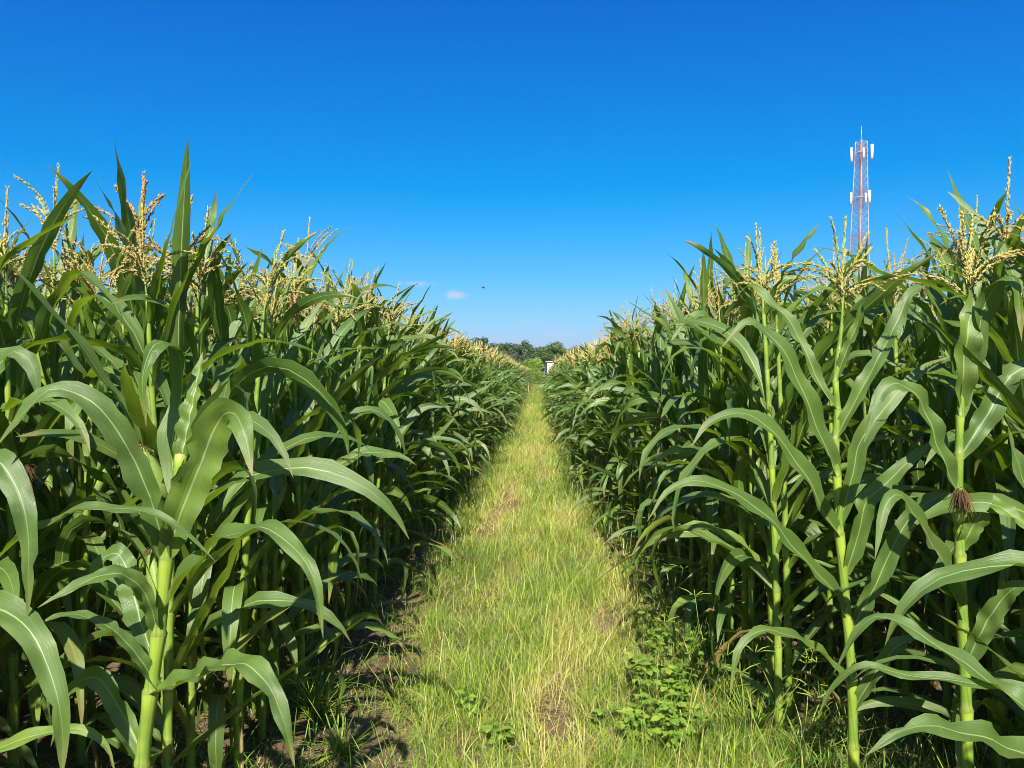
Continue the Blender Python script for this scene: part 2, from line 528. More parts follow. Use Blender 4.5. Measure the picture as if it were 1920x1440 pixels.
# ------------------------------------------------------------------ corn plants
def corn_spec(x, y, top, side=0, young=False):
    """the numbers of one plant: stalk line, nodes, leaves, tassel"""
    s = {}
    ph = top * rng.uniform(0.79, 0.83) if not young else top * 0.8      # height of the topmost leaf collar
    lean = rng.normal(0, 0.045, 2)
    if not side and rng.random() < .06:
        lean = lean * 3.5
    if side:
        lean[0] -= side * rng.uniform(0, 0.06)
    s['x'], s['y'], s['top'], s['ph'], s['lean'] = x, y, top, ph, lean
    nl = int(rng.integers(13, 17))
    k = np.arange(nl)
    z = 0.12 + (ph - 0.12) * (k / (nl - 1)) ** 1.0 + rng.normal(0, 0.012, nl)
    z[-1] = ph
    s['z'] = z
    f = k / (nl - 1)
    sc = ph / 1.7
    plane = rng.uniform(0, math.pi)
    az = plane + math.pi * (k % 2) + rng.normal(0, 0.32, nl)
    base = line_at(s, z)
    p = {}
    p['L'] = np.interp(f, [0, .2, .5, .75, 1], [.70, .82, .88, .76, .48]) * sc * rng.uniform(.85, 1.15, nl)
    p['W'] = np.interp(f, [0, .25, .55, .8, 1], [.052, .068, .074, .067, .050]) * rng.uniform(.82, 1.15, nl)
    p['th'] = R(1) * np.interp(f, [0, .3, .7, 1], [42, 58, 66, 72]) + rng.normal(0, R(8), nl)
    arch = np.interp(f, [0, .5, .8, 1], [125, 128, 92, 52]) * rng.uniform(.65, 1.3, nl)
    stiff = rng.random(nl) < np.interp(f, [0, .6, .8, 1], [0.08, .28, .48, .6])
    arch = np.where(stiff, rng.uniform(5, 38, nl), arch)
    p['D'] = R(1) * arch
    p['pw'] = rng.uniform(1.1, 2.2, nl)
    p['ks'] = rng.uniform(.38, .75, nl)
    kk = rng.random(nl) < np.where(stiff, 0.12, 0.33)
    p['ka'] = np.where(kk, R(1) * rng.uniform(45, 105, nl), 0)
    p['az'] = az
    p['aw'] = rng.normal(0, .45, nl)
    p['t0'] = rng.normal(0, .12, nl)
    p['t1'] = rng.normal(0, 1.0, nl)
    p['f0'] = rng.uniform(.5, .85, nl)
    p['f1'] = rng.uniform(.02, .3, nl)
    p['ra'] = rng.uniform(.06, .22, nl)
    p['rk'] = rng.uniform(2.6, 6.2, nl)
    p['rp'] = rng.uniform(0, 6.28, (nl, 2))
    tone = rng.uniform(.15, .6)
    p['rnd'] = np.clip(tone + 0.28 * (f - .4) + rng.normal(0, .16, nl), 0, 1)
    wilt = (k < 3) & (rng.random(nl) < .26)
    old = (k < 4) & (rng.random(nl) < .25)
    p['rnd'] = np.where(old & ~wilt, rng.uniform(.98, 1.12, nl), p['rnd'])
    p['W'] = np.where(wilt, p['W'] * .5, p['W'])
    p['f0'] = np.where(wilt, 1.2, p['f0'])
    p['f1'] = np.where(wilt, .9, p['f1'])
    p['rnd'] = np.where(wilt, 1.3, p['rnd'])
    p['ka'] = np.where(wilt, R(70), p['ka'])
    p['ks'] = np.where(wilt, .12, p['ks'])
    rr = 0.011
    p['p0'] = base + np.stack([np.cos(az), np.sin(az), np.zeros(nl)], -1) * rr
    if side and y > 8:
        p['L'] = p['L'] * np.where(f > .62, .82, 1.08)
    s['leaf'] = p
    s['tone'] = tone
    s['young'] = young
    # tassel
    nb = int(rng.integers(7, 15))
    s['tas'] = dict(nb=nb, az=rng.uniform(0, 6.28, nb), th=R(1) * rng.uniform(38, 84, nb), D=R(1) * rng.uniform(5, 130, nb) * rng.choice([.5, 1, 1.2]),
                    L=rng.uniform(.13, .26, nb) * rng.uniform(.8, 1.15), h=np.sort(rng.uniform(0, .45, nb)), rnd=rng.beta(1.6, 2.0),
                    r=rng.uniform(.75, 1.3))
    s['ear'] = None
    if not young and rng.random() < .7:
        i = int(round(nl * rng.uniform(.40, .55)))
        s['ear'] = (i, az[i] + rng.normal(0, .25), rng.uniform(.15, .21))
    return s


def line_at(s, z):
    h = np.asarray(z) / s['ph']
    return np.stack([s['x'] + s['lean'][0] * h ** 1.6, s['y'] + s['lean'][1] * h ** 1.6, np.asarray(z, dtype=float)], -1)


def stalk_geo(s, ns=8, per=4):
    z, nz, rad, fr = s['z'], [], [], []
    zs = np.concatenate(([-0.03], z, [s['ph'] + (s['top'] - s['ph']) * 0.25]))
    for i in range(len(zs) - 1):
        r0 = np.interp(zs[i] / s['ph'], [0, .5, 1, 1.06], [.0160, .0130, .0074, .0030])
        r1 = np.interp(zs[i + 1] / s['ph'], [0, .5, 1, 1.06], [.0160, .0130, .0074, .0030])
        for t, q in zip((0.0, .06, .5, .97)[:per] if per == 4 else (0, .5), (1.22, .98, 1.0, 1.16) if per == 4 else (1, 1)):
            nz.append(zs[i] + (zs[i + 1] - zs[i]) * t)
            rad.append((r0 + (r1 - r0) * t) * q)
            fr.append(t)
    nz.append(zs[-1])
    rad.append(.0035)
    fr.append(1)
    C = line_at(s, np.maximum(nz, 0.0))
    C[:, 2] = nz
    V, f, A = tube_batch(C[None], np.array(rad)[None], ns)
    A = A.reshape(len(nz), ns, 3)
    A[..., 1] = np.array(fr)[:, None]
    A[..., 2] = s['tone'] * .6
    return V[0], f, A.reshape(-1, 3)


OCT_F = np.array([[0, 1, 2], [0, 2, 3], [0, 3, 4], [0, 4, 1], [5, 2, 1], [5, 3, 2], [5, 4, 3], [5, 1, 4]])


def spikelets(pts, dirs, length, width, rnd):
    """small spindle bodies along dirs"""
    M = len(pts)
    d = unit(dirs)
    a = unit(np.cross(d, np.array([0.31, 0.17, 0.93]) + 0 * d))
    b = np.cross(d, a)
    l, w = length[:, None], width[:, None]
    mid = pts + d * l * .4
    V = np.stack([pts, mid + a * w, mid + b * w, mid - a * w, mid - b * w, pts + d * l], 1)
    A = np.zeros((M, 6, 3))
    A[..., 2] = rnd[:, None]
    return V.reshape(-1, 3), rep_faces(OCT_F, M, 6), A.reshape(-1, 3)


def tassel_lines(s, n):
    t = s['tas']
    L0 = s['top'] - s['ph']
    base = line_at(s, [s['ph'] + L0 * .22])[0]
    lean = np.array([s['lean'][0], s['lean'][1], 0]) * 2
    up = unit(np.array([0, 0, 1.0]) + lean)
    tip = base + up * L0 * .78
    lines = [base + (tip - base) * np.linspace(0, 1, n)[:, None] + np.array([.015, .01, 0]) * (np.linspace(0, 1, n)[:, None] ** 2)]
    for i in range(t['nb']):
        q = np.linspace(0, 1, n)
        th = t['th'][i] - t['D'][i] * q ** 1.4
        st = np.stack([np.cos(th) * math.cos(t['az'][i]), np.cos(th) * math.sin(t['az'][i]), np.sin(th)], -1) * t['L'][i] / (n - 1)
        lines.append(base + up * L0 * .5 * t['h'][i] + np.cumsum(st, 0) - st[0])
    return np.array(lines)


def tassel_geo(s, dense=True):
    t = s['tas']
    n = 12 if dense else 6
    C = tassel_lines(s, n)
    M = len(C)
    if dense:
        rad = np.full((M, n), .0016)
        rad[0] = .0026
        V, f, A = tube_batch(C, rad, 4)
        A[..., 2] = max(0, t['rnd'] - .35)
        mb = MB()
        mb.add(V, rep_faces(f, M, n * 4), A)
        per = 40
        q = np.linspace(.12, 1, per)
        pts, dirs = [], []
        for c in C:
            P_ = np.stack([np.interp(q, np.linspace(0, 1, n), c[:, k]) for k in range(3)], -1)
            T_ = unit(np.stack([np.interp(q, np.linspace(0, 1, n), np.gradient(c[:, k])) for k in range(3)], -1))
            for _ in range(3 if c is not C[0] else 5):
                pts.append(P_ + rng.normal(0, .0012, P_.shape))
                dirs.append(T_ + rng.normal(0, .26, T_.shape))
        pts, dirs = np.concatenate(pts), np.concatenate(dirs)
        k = len(pts)
        mb.add(*spikelets(pts, dirs, rng.uniform(.010, .016, k) * t['r'], rng.uniform(.0012, .0021, k) * t['r'], np.clip(t['rnd'] + rng.normal(0, .16, k), 0, 1)))
        return np.concatenate(mb.v), mb.f, np.concatenate(mb.a)
    rad = np.full((M, n), .0062) * rng.uniform(.6, 1.35, (M, n)) * t['r']
    rad[0] *= 1.4
    rad[:, 0] = .0025
    rad[:, -1] = .002
    V, f, A = tube_batch(C, rad, 3)
    A[..., 2] = np.clip(t['rnd'] + rng.normal(0, .12, (M, 1)), 0, 1)
    return V.reshape(-1, 3), [rep_faces(f, M, n * 3)], A.reshape(-1, 3)


def ear_geo(base, az, L, tilt=R(24)):
    d = np.array([math.sin(tilt) * math.cos(az), math.sin(tilt) * math.sin(az), math.cos(tilt)])
    q = np.array([0, .08, .25, .5, .72, .88, .97, 1.0])
    C = base + d * (q * L)[:, None]
    rad = np.array([.006, .016, .0255, .0275, .023, .015, .009, .004]) * min(1, L / .18)
    V, f, A = tube_batch(C[None], rad[None], 8)
    ridge = 1 + .07 * np.sign(np.sin(A[0, :, 0] * 6.28 * 4))
    V = C.repeat(8, 0) + (V[0] - C.repeat(8, 0)) * ridge[:, None]
    A = A[0]
    A[:, 2] = .5
    return V, f, A, C[-1], d


def silk_geo(tip, d, n=46, L=.055):
    mb = MB()
    C = np.empty((n, 5, 3))
    q = np.linspace(0, 1, 5)
    for i in range(n):
        v = unit(d * rng.uniform(.3, 1) + rng.normal(0, .38, 3))
        l = L * rng.uniform(.6, 1.25)
        C[i] = tip - d * .012 + v * (q * l)[:, None] + np.array([0, 0, -.05]) * (q ** 2)[:, None]
    V, f, A = tube_batch(C, np.full((n, 5), .0008), 3)
    A[..., 2] = rng.random((n, 1))
    return V.reshape(-1, 3), [rep_faces(f, n, 15)], A.reshape(-1, 3)


N_PART = {'leaf': 0}


def corn_plant(s, label, group, dense=True, nseg=14, extra=None):
    x, y = s['x'], s['y']
    root = empty('corn_plant', (x, y, 0))
    tag(root, label, 'corn plant', group)
    o = np.array((x, y, 0.0))
    V, f, A = stalk_geo(s, 9 if dense else 6)
    make_obj('stalk', V - o, [f], 'stalk', A, root)
    if s.get('leaf'):
        V, f, A = leaf_batch(s['leaf'], nseg, 5)
        for i in range(len(V)):
            make_obj('leaf', V[i] - o, [f], 'leaf', A[i], root)
            N_PART['leaf'] += 1
    for V, f, A in (extra or []):
        make_obj('leaf', V - o, [f], 'leaf', A, root)
    if not s['young']:
        V, f, A = tassel_geo(s, dense)
        make_obj('tassel', V - o, f, 'tassel', A, root)
    if s['ear']:
        i, az, L = s['ear']
        b = line_at(s, [s['z'][i]])[0] + np.array([math.cos(az), math.sin(az), 0]) * .014
        V, f, A, tip, d = ear_geo(b, az, L)
        e = make_obj('ear', V - o, [f], 'husk', A, root)
        V, f, A = silk_geo(tip, d, 70 if dense else 24)
        make_obj('silk', V - o, f, 'silk', A, e)
    return root


# skyline of the two stands: how high the tops reach at each place along them
SKX = np.array([-400, 0, 100, 250, 350, 480, 600, 700, 800, 870, 960, 1060, 1100, 1200, 1300, 1400, 1600, 1720, 1800, 1920, 2300])
SKY = np.array([420, 375, 330, 350, 420, 455, 470, 525, 578, 612, 650, 655, 640, 585, 520, 455, 430, 410, 340, 310, 330])


def top_height(x, y):
    t = rng.uniform(2.0, 2.24)
    if y > 1.0:
        px, _ = to_px(x, y, EYE)
        lim = EYE + (HZ - np.interp(px, SKX, SKY)) / F * y
        t = min(t, lim + rng.uniform(-.09, .10))
    if y > 8:
        t -= .12
    if x > 0 and y > 26:
        t -= .78 * min(1, (y - 26) / 32)
    return max(t, 1.3)


HZ = 700.0
ROWS_L = [-1.20 - 0.62 * i for i in range(11)]
ROWS_R = [1.02 + 0.62 * i for i in range(11)]
cands = []
for side, rows in ((-1, ROWS_L), (1, ROWS_R)):
    for ri, rx in enumerate(rows):
        yend = (92 if side < 0 else 69) if ri < 3 else (46 if ri < 5 else 22)
        y = -2.6 + rng.uniform(0, .2)
        while y < yend:
            y += rng.uniform(.12, .19) if ri < 2 else rng.uniform(.14, .22)
            bend = min(1, max(0, (y - 4.5) / 7))
            x = rx + (.10 if side < 0 else -.24) * bend - (.10 * min(1, max(0, (y - 18) / 15)) if side < 0 else 0) + rng.normal(0, .05)
            if abs(x) > 0.72 * max(y, 0) + 2.6 and y > 0:
                continue
            if y <= 0 and ri > 4:
                continue
            if ri == 0 and side < 0 and y < 2.35:
                continue                      # the first plants on the left are shaped one by one below
            if ri == 0 and side > 0 and y < 3.05:
                continue
            if ri == 0 and side < 0 and 50.5 < y < 53.3:
                continue
            if ri == 0 and rng.random() < .06:
                continue
            if ri == 0 and y < 2.4 and side > 0:
                x += .30
            if abs(x) < 1.6 and abs(y) < .8:
                continue
            cands.append((side, ri, x, y))

scored = []
for c in cands:
    side, ri, x, y = c
    px, _ = to_px(x, y, 1.2) if y > .6 else (-999, 0)
    vis = y > .9 and -260 < px < 2180
    scored.append((y + ri * 1.9 if vis else 1e6, c))
scored.sort(key=lambda t: t[0])
N_IND = 290
ind = [c for sc, c in scored[:N_IND]]
rest = [c for sc, c in scored[N_IND:]]

ORD = ('first second third fourth fifth sixth seventh eighth ninth tenth eleventh twelfth thirteenth fourteenth fifteenth '
       'sixteenth seventeenth eighteenth nineteenth twentieth').split()
ind.sort(key=lambda c: (c[0], c[1], c[3]))
count = {}
for side, ri, x, y in ind:
    sd = 'left' if side < 0 else 'right'
    young = False
    s = corn_spec(x, y, top_height(x, y), side if ri == 0 else 0)
    i = count[(side, ri)] = count.get((side, ri), -1) + 1
    if ri == 0 and i < 20:
        who = 'tall foreground plant at the front' if side < 0 else 'bright-stalked foreground plant'
        lab = f'tasselled corn plant in the {sd} path-edge row, {ORD[i]} beyond the {"arching" if side < 0 else "bright-stalked"} front plant'
    elif ri == 0:
        lab = f'tasselled corn plant farther down the {sd} path-edge row, towards the distant trees'
    elif ri == 1:
        lab = f'tasselled corn plant in the second {sd} row, just behind the path-edge plants'
    else:
        lab = f'tasselled corn plant deep inside the {sd} stand, behind its first two rows'
    grp = f'corn plants of the {sd} stand, ' + ('path-edge row' if ri == 0 else 'second row' if ri == 1 else 'inner rows')
    corn_plant(s, lab, grp, dense=y < 9, nseg=14 if y < 6 else 11)

# the remaining corn, too many to count: one object
print('corn plants: %d single, %d in the mass' % (len(ind), len(rest)))
mbl, mbs, mbt = MB(), MB(), MB()
for side, ri, x, y in rest:
    s = corn_spec(x, y, top_height(x, y), side if ri == 0 else 0)
    p = s['leaf']
    keep = np.ones(len(p['L']), bool)
    if y > 35 or ri > 3:
        keep[:2] = False
    p = {k: v[keep] for k, v in p.items()}
    ns, nc = (9, 5) if y < 20 else (7, 3)
    V, f, A = leaf_batch(p, ns, nc)
    mbl.add(V, rep_faces(f, len(V), V.shape[1]), A)
    V, f, A = stalk_geo(s, 5, 2)
    mbs.add(V, f, A)
    V, f, A = tassel_geo(s, False)
    mbt.add(V, f, A)


def merge(mbs_, mats, name):
    V = np.concatenate([np.concatenate(m.v) for m in mbs_])
    A = np.concatenate([np.concatenate(m.a) for m in mbs_])
    faces, mi, off = [], [], 0
    for i, m in enumerate(mbs_):
        for f in m.f:
            faces.append(f + off)
            mi.append(np.full(len(f), i, np.int32))
        off += m.n
    o = make_obj(name, V, faces, mats[0], A)
    for mm in mats[1:]:
        o.data.materials.append(MAT[mm])
    # make_obj keeps the face order, so the indices line up
    o.data.polygons.foreach_set('material_index', np.concatenate(mi))
    return o


field = merge([mbl, mbs, mbt], ['leaf', 'stalk', 'tassel'], 'corn_field')
tag(field, 'dense mass of tasselled corn filling both stands behind the nearer plants', 'corn field', None, 'stuff')


# ------------------------------------------------------------------ foreground plants shaped one by one
def px_line(pts, d):
    return [P(q[0], q[1], d + (q[2] if len(q) > 2 else 0)) for q in pts]


def hero(stalk_px, d, leaves, label, tassel=None, ear=None, top=None):
    base = P(*stalk_px[0][:2], d)
    st = np.array([P(a, b, d) for a, b in stalk_px])
    st[0, 2] = -0.03
    if tassel:
        tp = P(*tassel[1], d)
        st = np.vstack([st, st[-1] + (tp - st[-1]) * .3])
    root = empty('corn_plant', (st[0, 0], d, 0))
    tag(root, label, 'corn plant', 'shaped foreground corn plants')
    root['group'] = 'corn plants at the front of the path'
    o = np.array((st[0, 0], d, 0.0))
    # stalk with swollen nodes at every given point
    C, rad, fr = [], [], []
    ztop = st[-1, 2]
    for i in range(len(st) - 1):
        for t, q in ((0, 1.25), (.05, 1.0), (.35, .98), (.7, 1.02), (.96, 1.2)):
            pnt = st[i] + (st[i + 1] - st[i]) * t
            C.append(pnt)
            rad.append(np.interp(pnt[2] / 2.0, [0, .5, .78, .87], [.0165, .0138, .0084, .0030]) * q)
            fr.append(t)
    C.append(st[-1])
    rad.append(.004)
    fr.append(1)
    V, f, A = tube_batch(np.array(C)[None], np.array(rad)[None], 12)
    A = A.reshape(len(C), 12, 3)
    A[..., 1] = np.array(fr)[:, None]
    A[..., 2] = .15
    make_obj('stalk', V[0] - o, [f], 'stalk', A.reshape(-1, 3), root)
    for lf in leaves:
        pts, W = lf[0], lf[1]
        kw = lf[2] if len(lf) > 2 else {}
        V, f, A = shaped_leaf(px_line(pts, d), W * .70, **kw)
        make_obj('leaf', V - o, [f], 'leaf', A, root)
    if tassel:
        s = dict(x=st[-1, 0], y=d, ph=0, top=0, lean=np.zeros(2))
        b, tip = P(*tassel[0], d), P(*tassel[1], d)
        nb = tassel[2]
        s['tas'] = dict(nb=nb, az=rng.uniform(0, 6.28, nb), th=R(1) * rng.uniform(42, 80, nb), D=R(1) * rng.uniform(5, 90, nb), L=rng.uniform(.15, .27, nb),
                        h=np.sort(rng.uniform(0, .45, nb)), rnd=tassel[3], r=1.2)
        s['x'], s['y'] = b[0], b[1]
        st = st[:-1]
        s['ph'], s['top'] = b[2], tip[2]
        s['lean'] = np.zeros(2)
        V, f, A = tassel_geo(s, True)
        make_obj('tassel', V - o, f, 'tassel', A, root)
    if ear:
        b = P(ear[0], ear[1], d - .02)
        V, f, A, tp, dv = ear_geo(b, ear[2], ear[3])
        e = make_obj('ear', V - o, [f], 'husk', A, root)
        V, f, A = silk_geo(tp, dv, 200, .036)
        make_obj('silk', V - o, f, 'silk', A, e)
    return root


UPC = (0, -.75, .66)
hero([(1603, 1530), (1600, 1400), (1597, 1270), (1588, 1150), (1574, 1000), (1569, 892), (1566, 823), (1571, 767), (1566, 715), (1573, 655), (1578, 612)], 2.6, [
    ([(1566, 715), (1588, 655, -.02), (1612, 595, -.05), (1628, 545, -.1)], .052, dict(rnd=.9, fold=(.7, .4))),
    ([(1571, 767), (1542, 729), (1487, 613, .03), (1437, 557, .05), (1405, 535, .1), (1378, 560, .15)], .064, dict(rnd=.75, nref=UPC)),
    ([(1566, 823), (1609, 742, -.02), (1677, 613, -.04), (1703, 555, -.03), (1730, 538, 0), (1758, 566, .04)], .078, dict(rnd=.7, nref=(-.3, -.7, .6))),
    ([(1570, 892), (1530, 795, -.04), (1480, 677, -.08), (1430, 615, -.1), (1400, 605, -.12), (1352, 652, -.13)], .100, dict(rnd=.45, nref=UPC, ra=.14)),
    ([(1573, 985), (1600, 885, -.02), (1613, 829, -.04), (1661, 762, -.05), (1720, 700, -.03), (1783, 667, .02)], .090, dict(rnd=.5, nref=UPC, ra=.13)),
    ([(1574, 1005), (1545, 960, -.03), (1507, 885, -.07), (1440, 800, -.12), (1390, 775, -.15), (1330, 792, -.18), (1296, 838, -.2)], .095, dict(rnd=.4, nref=UPC, ra=.14)),
    ([(1586, 1075), (1609, 1005, -.03), (1624, 942, -.06), (1657, 911, -.08), (1700, 868, -.1), (1762, 818, -.08)], .095, dict(rnd=.45, nref=UPC, ra=.14)),
    ([(1589, 1160), (1560, 1105, -.04), (1500, 1040, -.1), (1430, 960, -.16), (1330, 905, -.22), (1260, 915, -.25), (1213, 978, -.27)], .085, dict(rnd=.35, nref=UPC)),
    ([(1592, 1190), (1640, 1100, -.02), (1682, 1010, -.05), (1722, 955, -.07), (1780, 930, -.1), (1838, 1000, -.12)], .095, dict(rnd=.3, nref=UPC)),
    ([(1598, 1290), (1545, 1230, -.05), (1490, 1195, -.12), (1430, 1182, -.18), (1386, 1215, -.22), (1368, 1305, -.24)], .062, dict(rnd=.6)),
    ([(1600, 1330), (1650, 1250, -.05), (1700, 1200, -.1), (1760, 1210, -.15), (1800, 1290, -.18)], .080, dict(rnd=.3)),
], 'corn plant with bright yellow-green bare stalk standing clear at the edge of the right stand',
    tassel=((1578, 612), (1587, 412), 13, .15))

hero([(252, 2050), (256, 1850), (259, 1640), (266, 1430), (283, 1295), (298, 1188), (313, 1045), (328, 935), (340, 850)], 1.6, [
    ([(313, 1050), (290, 960, -.03), (255, 870, -.06), (200, 780, -.1), (140, 735, -.12), (85, 735, -.14), (30, 790, -.15), (-8, 840, -.16)], .085, dict(rnd=.3, nref=UPC, ra=.14)),
    ([(314, 1040), (340, 960, -.02), (372, 880, -.03), (404, 800, -.05), (430, 773, -.09), (456, 805, -.14), (473, 893, -.17)], .120, dict(rnd=.85, nref=(.25, -.95, -.1), ra=.14)),
    ([(330, 930), (322, 850, .02), (335, 760, .04), (342, 690, .03), (318, 645, -.02), (284, 650, -.06), (268, 715, -.09), (274, 800, -.1)], .085, dict(rnd=.5, nref=(-.3, -.8, .5), ra=.14)),
    ([(336, 880), (352, 800, .02), (366, 730, .04), (380, 660, .07)], .066, dict(rnd=.8, nref=UPC, fold=(.8, .5))),
    ([(300, 1150), (345, 1085, -.03), (390, 1030, -.06), (430, 1003, -.1), (490, 990, -.15), (545, 1020, -.19), (590, 1090, -.22), (606, 1198, -.23)], .072, dict(rnd=.4, nref=(.2, -.5, .85))),
    ([(284, 1300), (345, 1278, -.04), (400, 1256, -.09), (440, 1243, -.13), (485, 1262, -.17), (525, 1330, -.2), (553, 1440, -.21)], .085, dict(rnd=.6, nref=(.25, -.5, .8))),
    ([(296, 1290), (255, 1225, -.03), (200, 1172, -.06), (140, 1152, -.09), (95, 1160, -.12), (55, 1180, -.14)], .045, dict(rnd=.4)),
    ([(298, 1188), (270, 1110, -.05), (220, 1075, -.1), (150, 1095, -.15), (70, 1140, -.2)], .055, dict(rnd=.35, nref=UPC)),
    ([(290, 1240), (262, 1160, .05), (245, 1090, .1), (222, 1040, .12), (190, 1050, .12), (160, 1120, .1)], .085, dict(rnd=.3, nref=UPC)),
    ([(270, 1420), (225, 1330, .05), (180, 1270, .1), (130, 1300, .14), (95, 1400, .16)], .07, dict(rnd=.4, nref=UPC)),
], 'young corn plant without a tassel, long arching leaves, front of the left stand')

hero([(-190, 2100), (-185, 1750), (-180, 1500), (-170, 1250), (-160, 1050), (-150, 900)], 1.5, [
    ([(-175, 1330), (-110, 1200), (-40, 1145, -.03), (20, 1150, -.05), (70, 1205, -.08), (106, 1300, -.1), (118, 1385, -.1), (114, 1470, -.1)], .090, dict(rnd=.45, nref=(.2, -.55, .8))),
    ([(-165, 1120), (-100, 920), (-40, 862), (0, 868, -.02), (36, 925, -.04), (53, 1010, -.05), (52, 1160, -.05)], .085, dict(rnd=.4, nref=(.2, -.55, .8))),
    ([(-180, 1560), (-90, 1430), (0, 1402), (80, 1374), (150, 1368), (197, 1396), (217, 1452)], .05, dict(rnd=.9)),
    ([(-160, 1180), (-60, 1095), (0, 1042), (70, 992), (150, 957), (260, 957), (340, 992), (404, 1053)], .06, dict(rnd=.3, nref=(0, -.3, .95))),
    ([(-155, 980), (-90, 830), (-20, 700), (30, 660), (62, 690), (75, 760)], .095, dict(rnd=.15, nref=UPC)),
], 'corn plant cut by the left frame edge, its drooping leaves hanging into the lower corner')

hero([(2120, 2200), (2112, 1800), (2105, 1550), (2095, 1330), (2085, 1150), (2075, 1000)], 1.5, [
    ([(2108, 1640), (2010, 1480), (1930, 1420), (1850, 1385, -.03), (1750, 1362, -.05), (1690, 1370, -.06), (1622, 1418, -.07)], .095, dict(rnd=.1, nref=(0, -.5, .85))),
    ([(2095, 1420), (1990, 1370), (1900, 1310), (1800, 1238, .1), (1665, 1157, .2), (1612, 1180, .22), (1562, 1264, .24)], .060, dict(rnd=.35, nref=(0, -.4, .9))),
    ([(2090, 1350), (1990, 1310), (1850, 1285, .05), (1700, 1265, .1), (1615, 1250, .12), (1566, 1282, .14), (1530, 1350, .15)], .042, dict(rnd=.4, nref=(0, -.4, .9))),
    ([(2080, 1150), (1980, 1000), (1920, 900), (1890, 800)], .08, dict(rnd=.2, nref=UPC)),
], 'corn plant cut by the right frame edge, one broad blue-green leaf crossing the lower corner')

hero([(1812, 1660), (1815, 1480), (1812, 1330), (1806, 1180), (1800, 1040), (1797, 930), (1798, 850), (1800, 780), (1806, 700), (1815, 620)], 2.25, [
    ([(1800, 780), (1810, 700), (1830, 640, -.03), (1852, 560, -.06), (1880, 520, -.1), (1908, 540, -.14), (1916, 640, -.16)], .095, dict(rnd=.5, nref=(.2, -.9, .2))),
    ([(1803, 760), (1806, 700, -.03), (1815, 620, -.05), (1825, 570, -.03), (1835, 500, .02)], .10, dict(rnd=.85, nref=(0, -1, .2))),
    ([(1798, 860), (1850, 780), (1900, 700), (1960, 690), (2000, 760)], .10, dict(rnd=.3, nref=UPC)),
    ([(1797, 930), (1760, 840, -.03), (1730, 760, -.05), (1690, 720, -.08), (1650, 740, -.1), (1620, 830, -.12)], .085, dict(rnd=.25, nref=UPC)),
    ([(1800, 1030), (1850, 950, -.05), (1890, 960, -.1), (1950, 1010, -.14)], .085, dict(rnd=.8, nref=UPC)),
    ([(1804, 1160), (1770, 1060, -.05), (1730, 990, -.1), (1690, 930, -.14), (1660, 950, -.17), (1640, 1050, -.2)], .08, dict(rnd=.3, nref=UPC)),
    ([(1808, 1250), (1860, 1150, -.05), (1910, 1100, -.1), (1970, 1120, -.15)], .09, dict(rnd=.25, nref=UPC)),
], 'corn plant with an ear of brown silk beside the bright-stalked plant',
    tassel=((1815, 620), (1828, 405), 9, .35), ear=(1795, 985, -1.9, .125))


def tall_plant(px, py, d, label, sd, nb, tone, droop, r):
    x, _, z = P(px, py, d)
    s = corn_spec(x, d, z)
    s['lean'][:] = 0
    s['ph'] = z - .46
    s['z'] = s['z'] * (s['ph'] / s['z'][-1])
    s['leaf']['p0'][:, 2] = s['z']
    t = s['tas']
    t.update(nb=nb, az=rng.uniform(0, 6.28, nb), th=R(1) * rng.uniform(50, 82, nb), D=R(1) * rng.uniform(droop * .3, droop, nb), L=rng.uniform(.17, .29, nb), h=np.sort(rng.uniform(0, .5, nb)), rnd=tone, r=r)
    corn_plant(s, label, f'corn plants of the {sd} stand, second row', True, 14)


tall_plant(100, 312, 3.0, 'corn plant at far left whose tall pale tassel stands clear against the sky', 'left', 10, .35, 60, 1.25)
tall_plant(262, 327, 3.3, 'corn plant on the left with a thick orange-brown tassel above all its neighbours', 'left', 9, .95, 45, 1.7)
tall_plant(575, 410, 4.6, 'corn plant on the left with a slim brown tassel spike above its row', 'left', 8, .7, 50, 1.3)
tall_plant(1888, 300, 2.7, 'tallest corn plant at far right, long drooping tassel branches over the top leaves', 'right', 11, .6, 150, 1.4)
tall_plant(1560, 455, 3.9, 'corn plant with a tan tassel just left of the radio tower', 'right', 9, .5, 80, 1.2)

# ------------------------------------------------------------------ ground
def vnoise(x, y, seed=0):
    r = np.random.default_rng(seed)
    out = 0
    for k in range(7):
        a, ph, fr = r.uniform(0, 6.28), r.uniform(0, 6.28), 2.0 ** (k * .7)
        out = out + np.sin((x * math.cos(a) + y * math.sin(a)) * fr * 1.9 + ph + 1.3 * np.sin((x * math.sin(a) - y * math.cos(a)) * fr * 1.1)) / (1 + k * .7)
    return out / 3


GD = np.array([0, 2.9, 3.9, 5.4, 8.6, 20, 36, 100])
GL = np.array([-.44, -.48, -.60, -.78, -.84, -.82, -.80, -.78])
GR = np.array([.82, .82, .80, .68, .52, .48, .46, .46])


def ground_z(x, y):
    l, r = np.interp(y, GD, GL), np.interp(y, GD, GR)
    w = 1 / (1 + np.exp(-(x - l) / .06)) * 1 / (1 + np.exp((x - r) / .08))
    near = 1 / (1 + np.exp((y - 95) / 1.5)) * 1 / (1 + np.exp((np.abs(x) - 12) / .6))
    z = .045 * w + .022 * vnoise(x * 1.6, y * 1.6, 3) + .006 * vnoise(x * 7, y * 7, 4) + .005 * vnoise(x * 23, y * 23, 5)
    return z * near


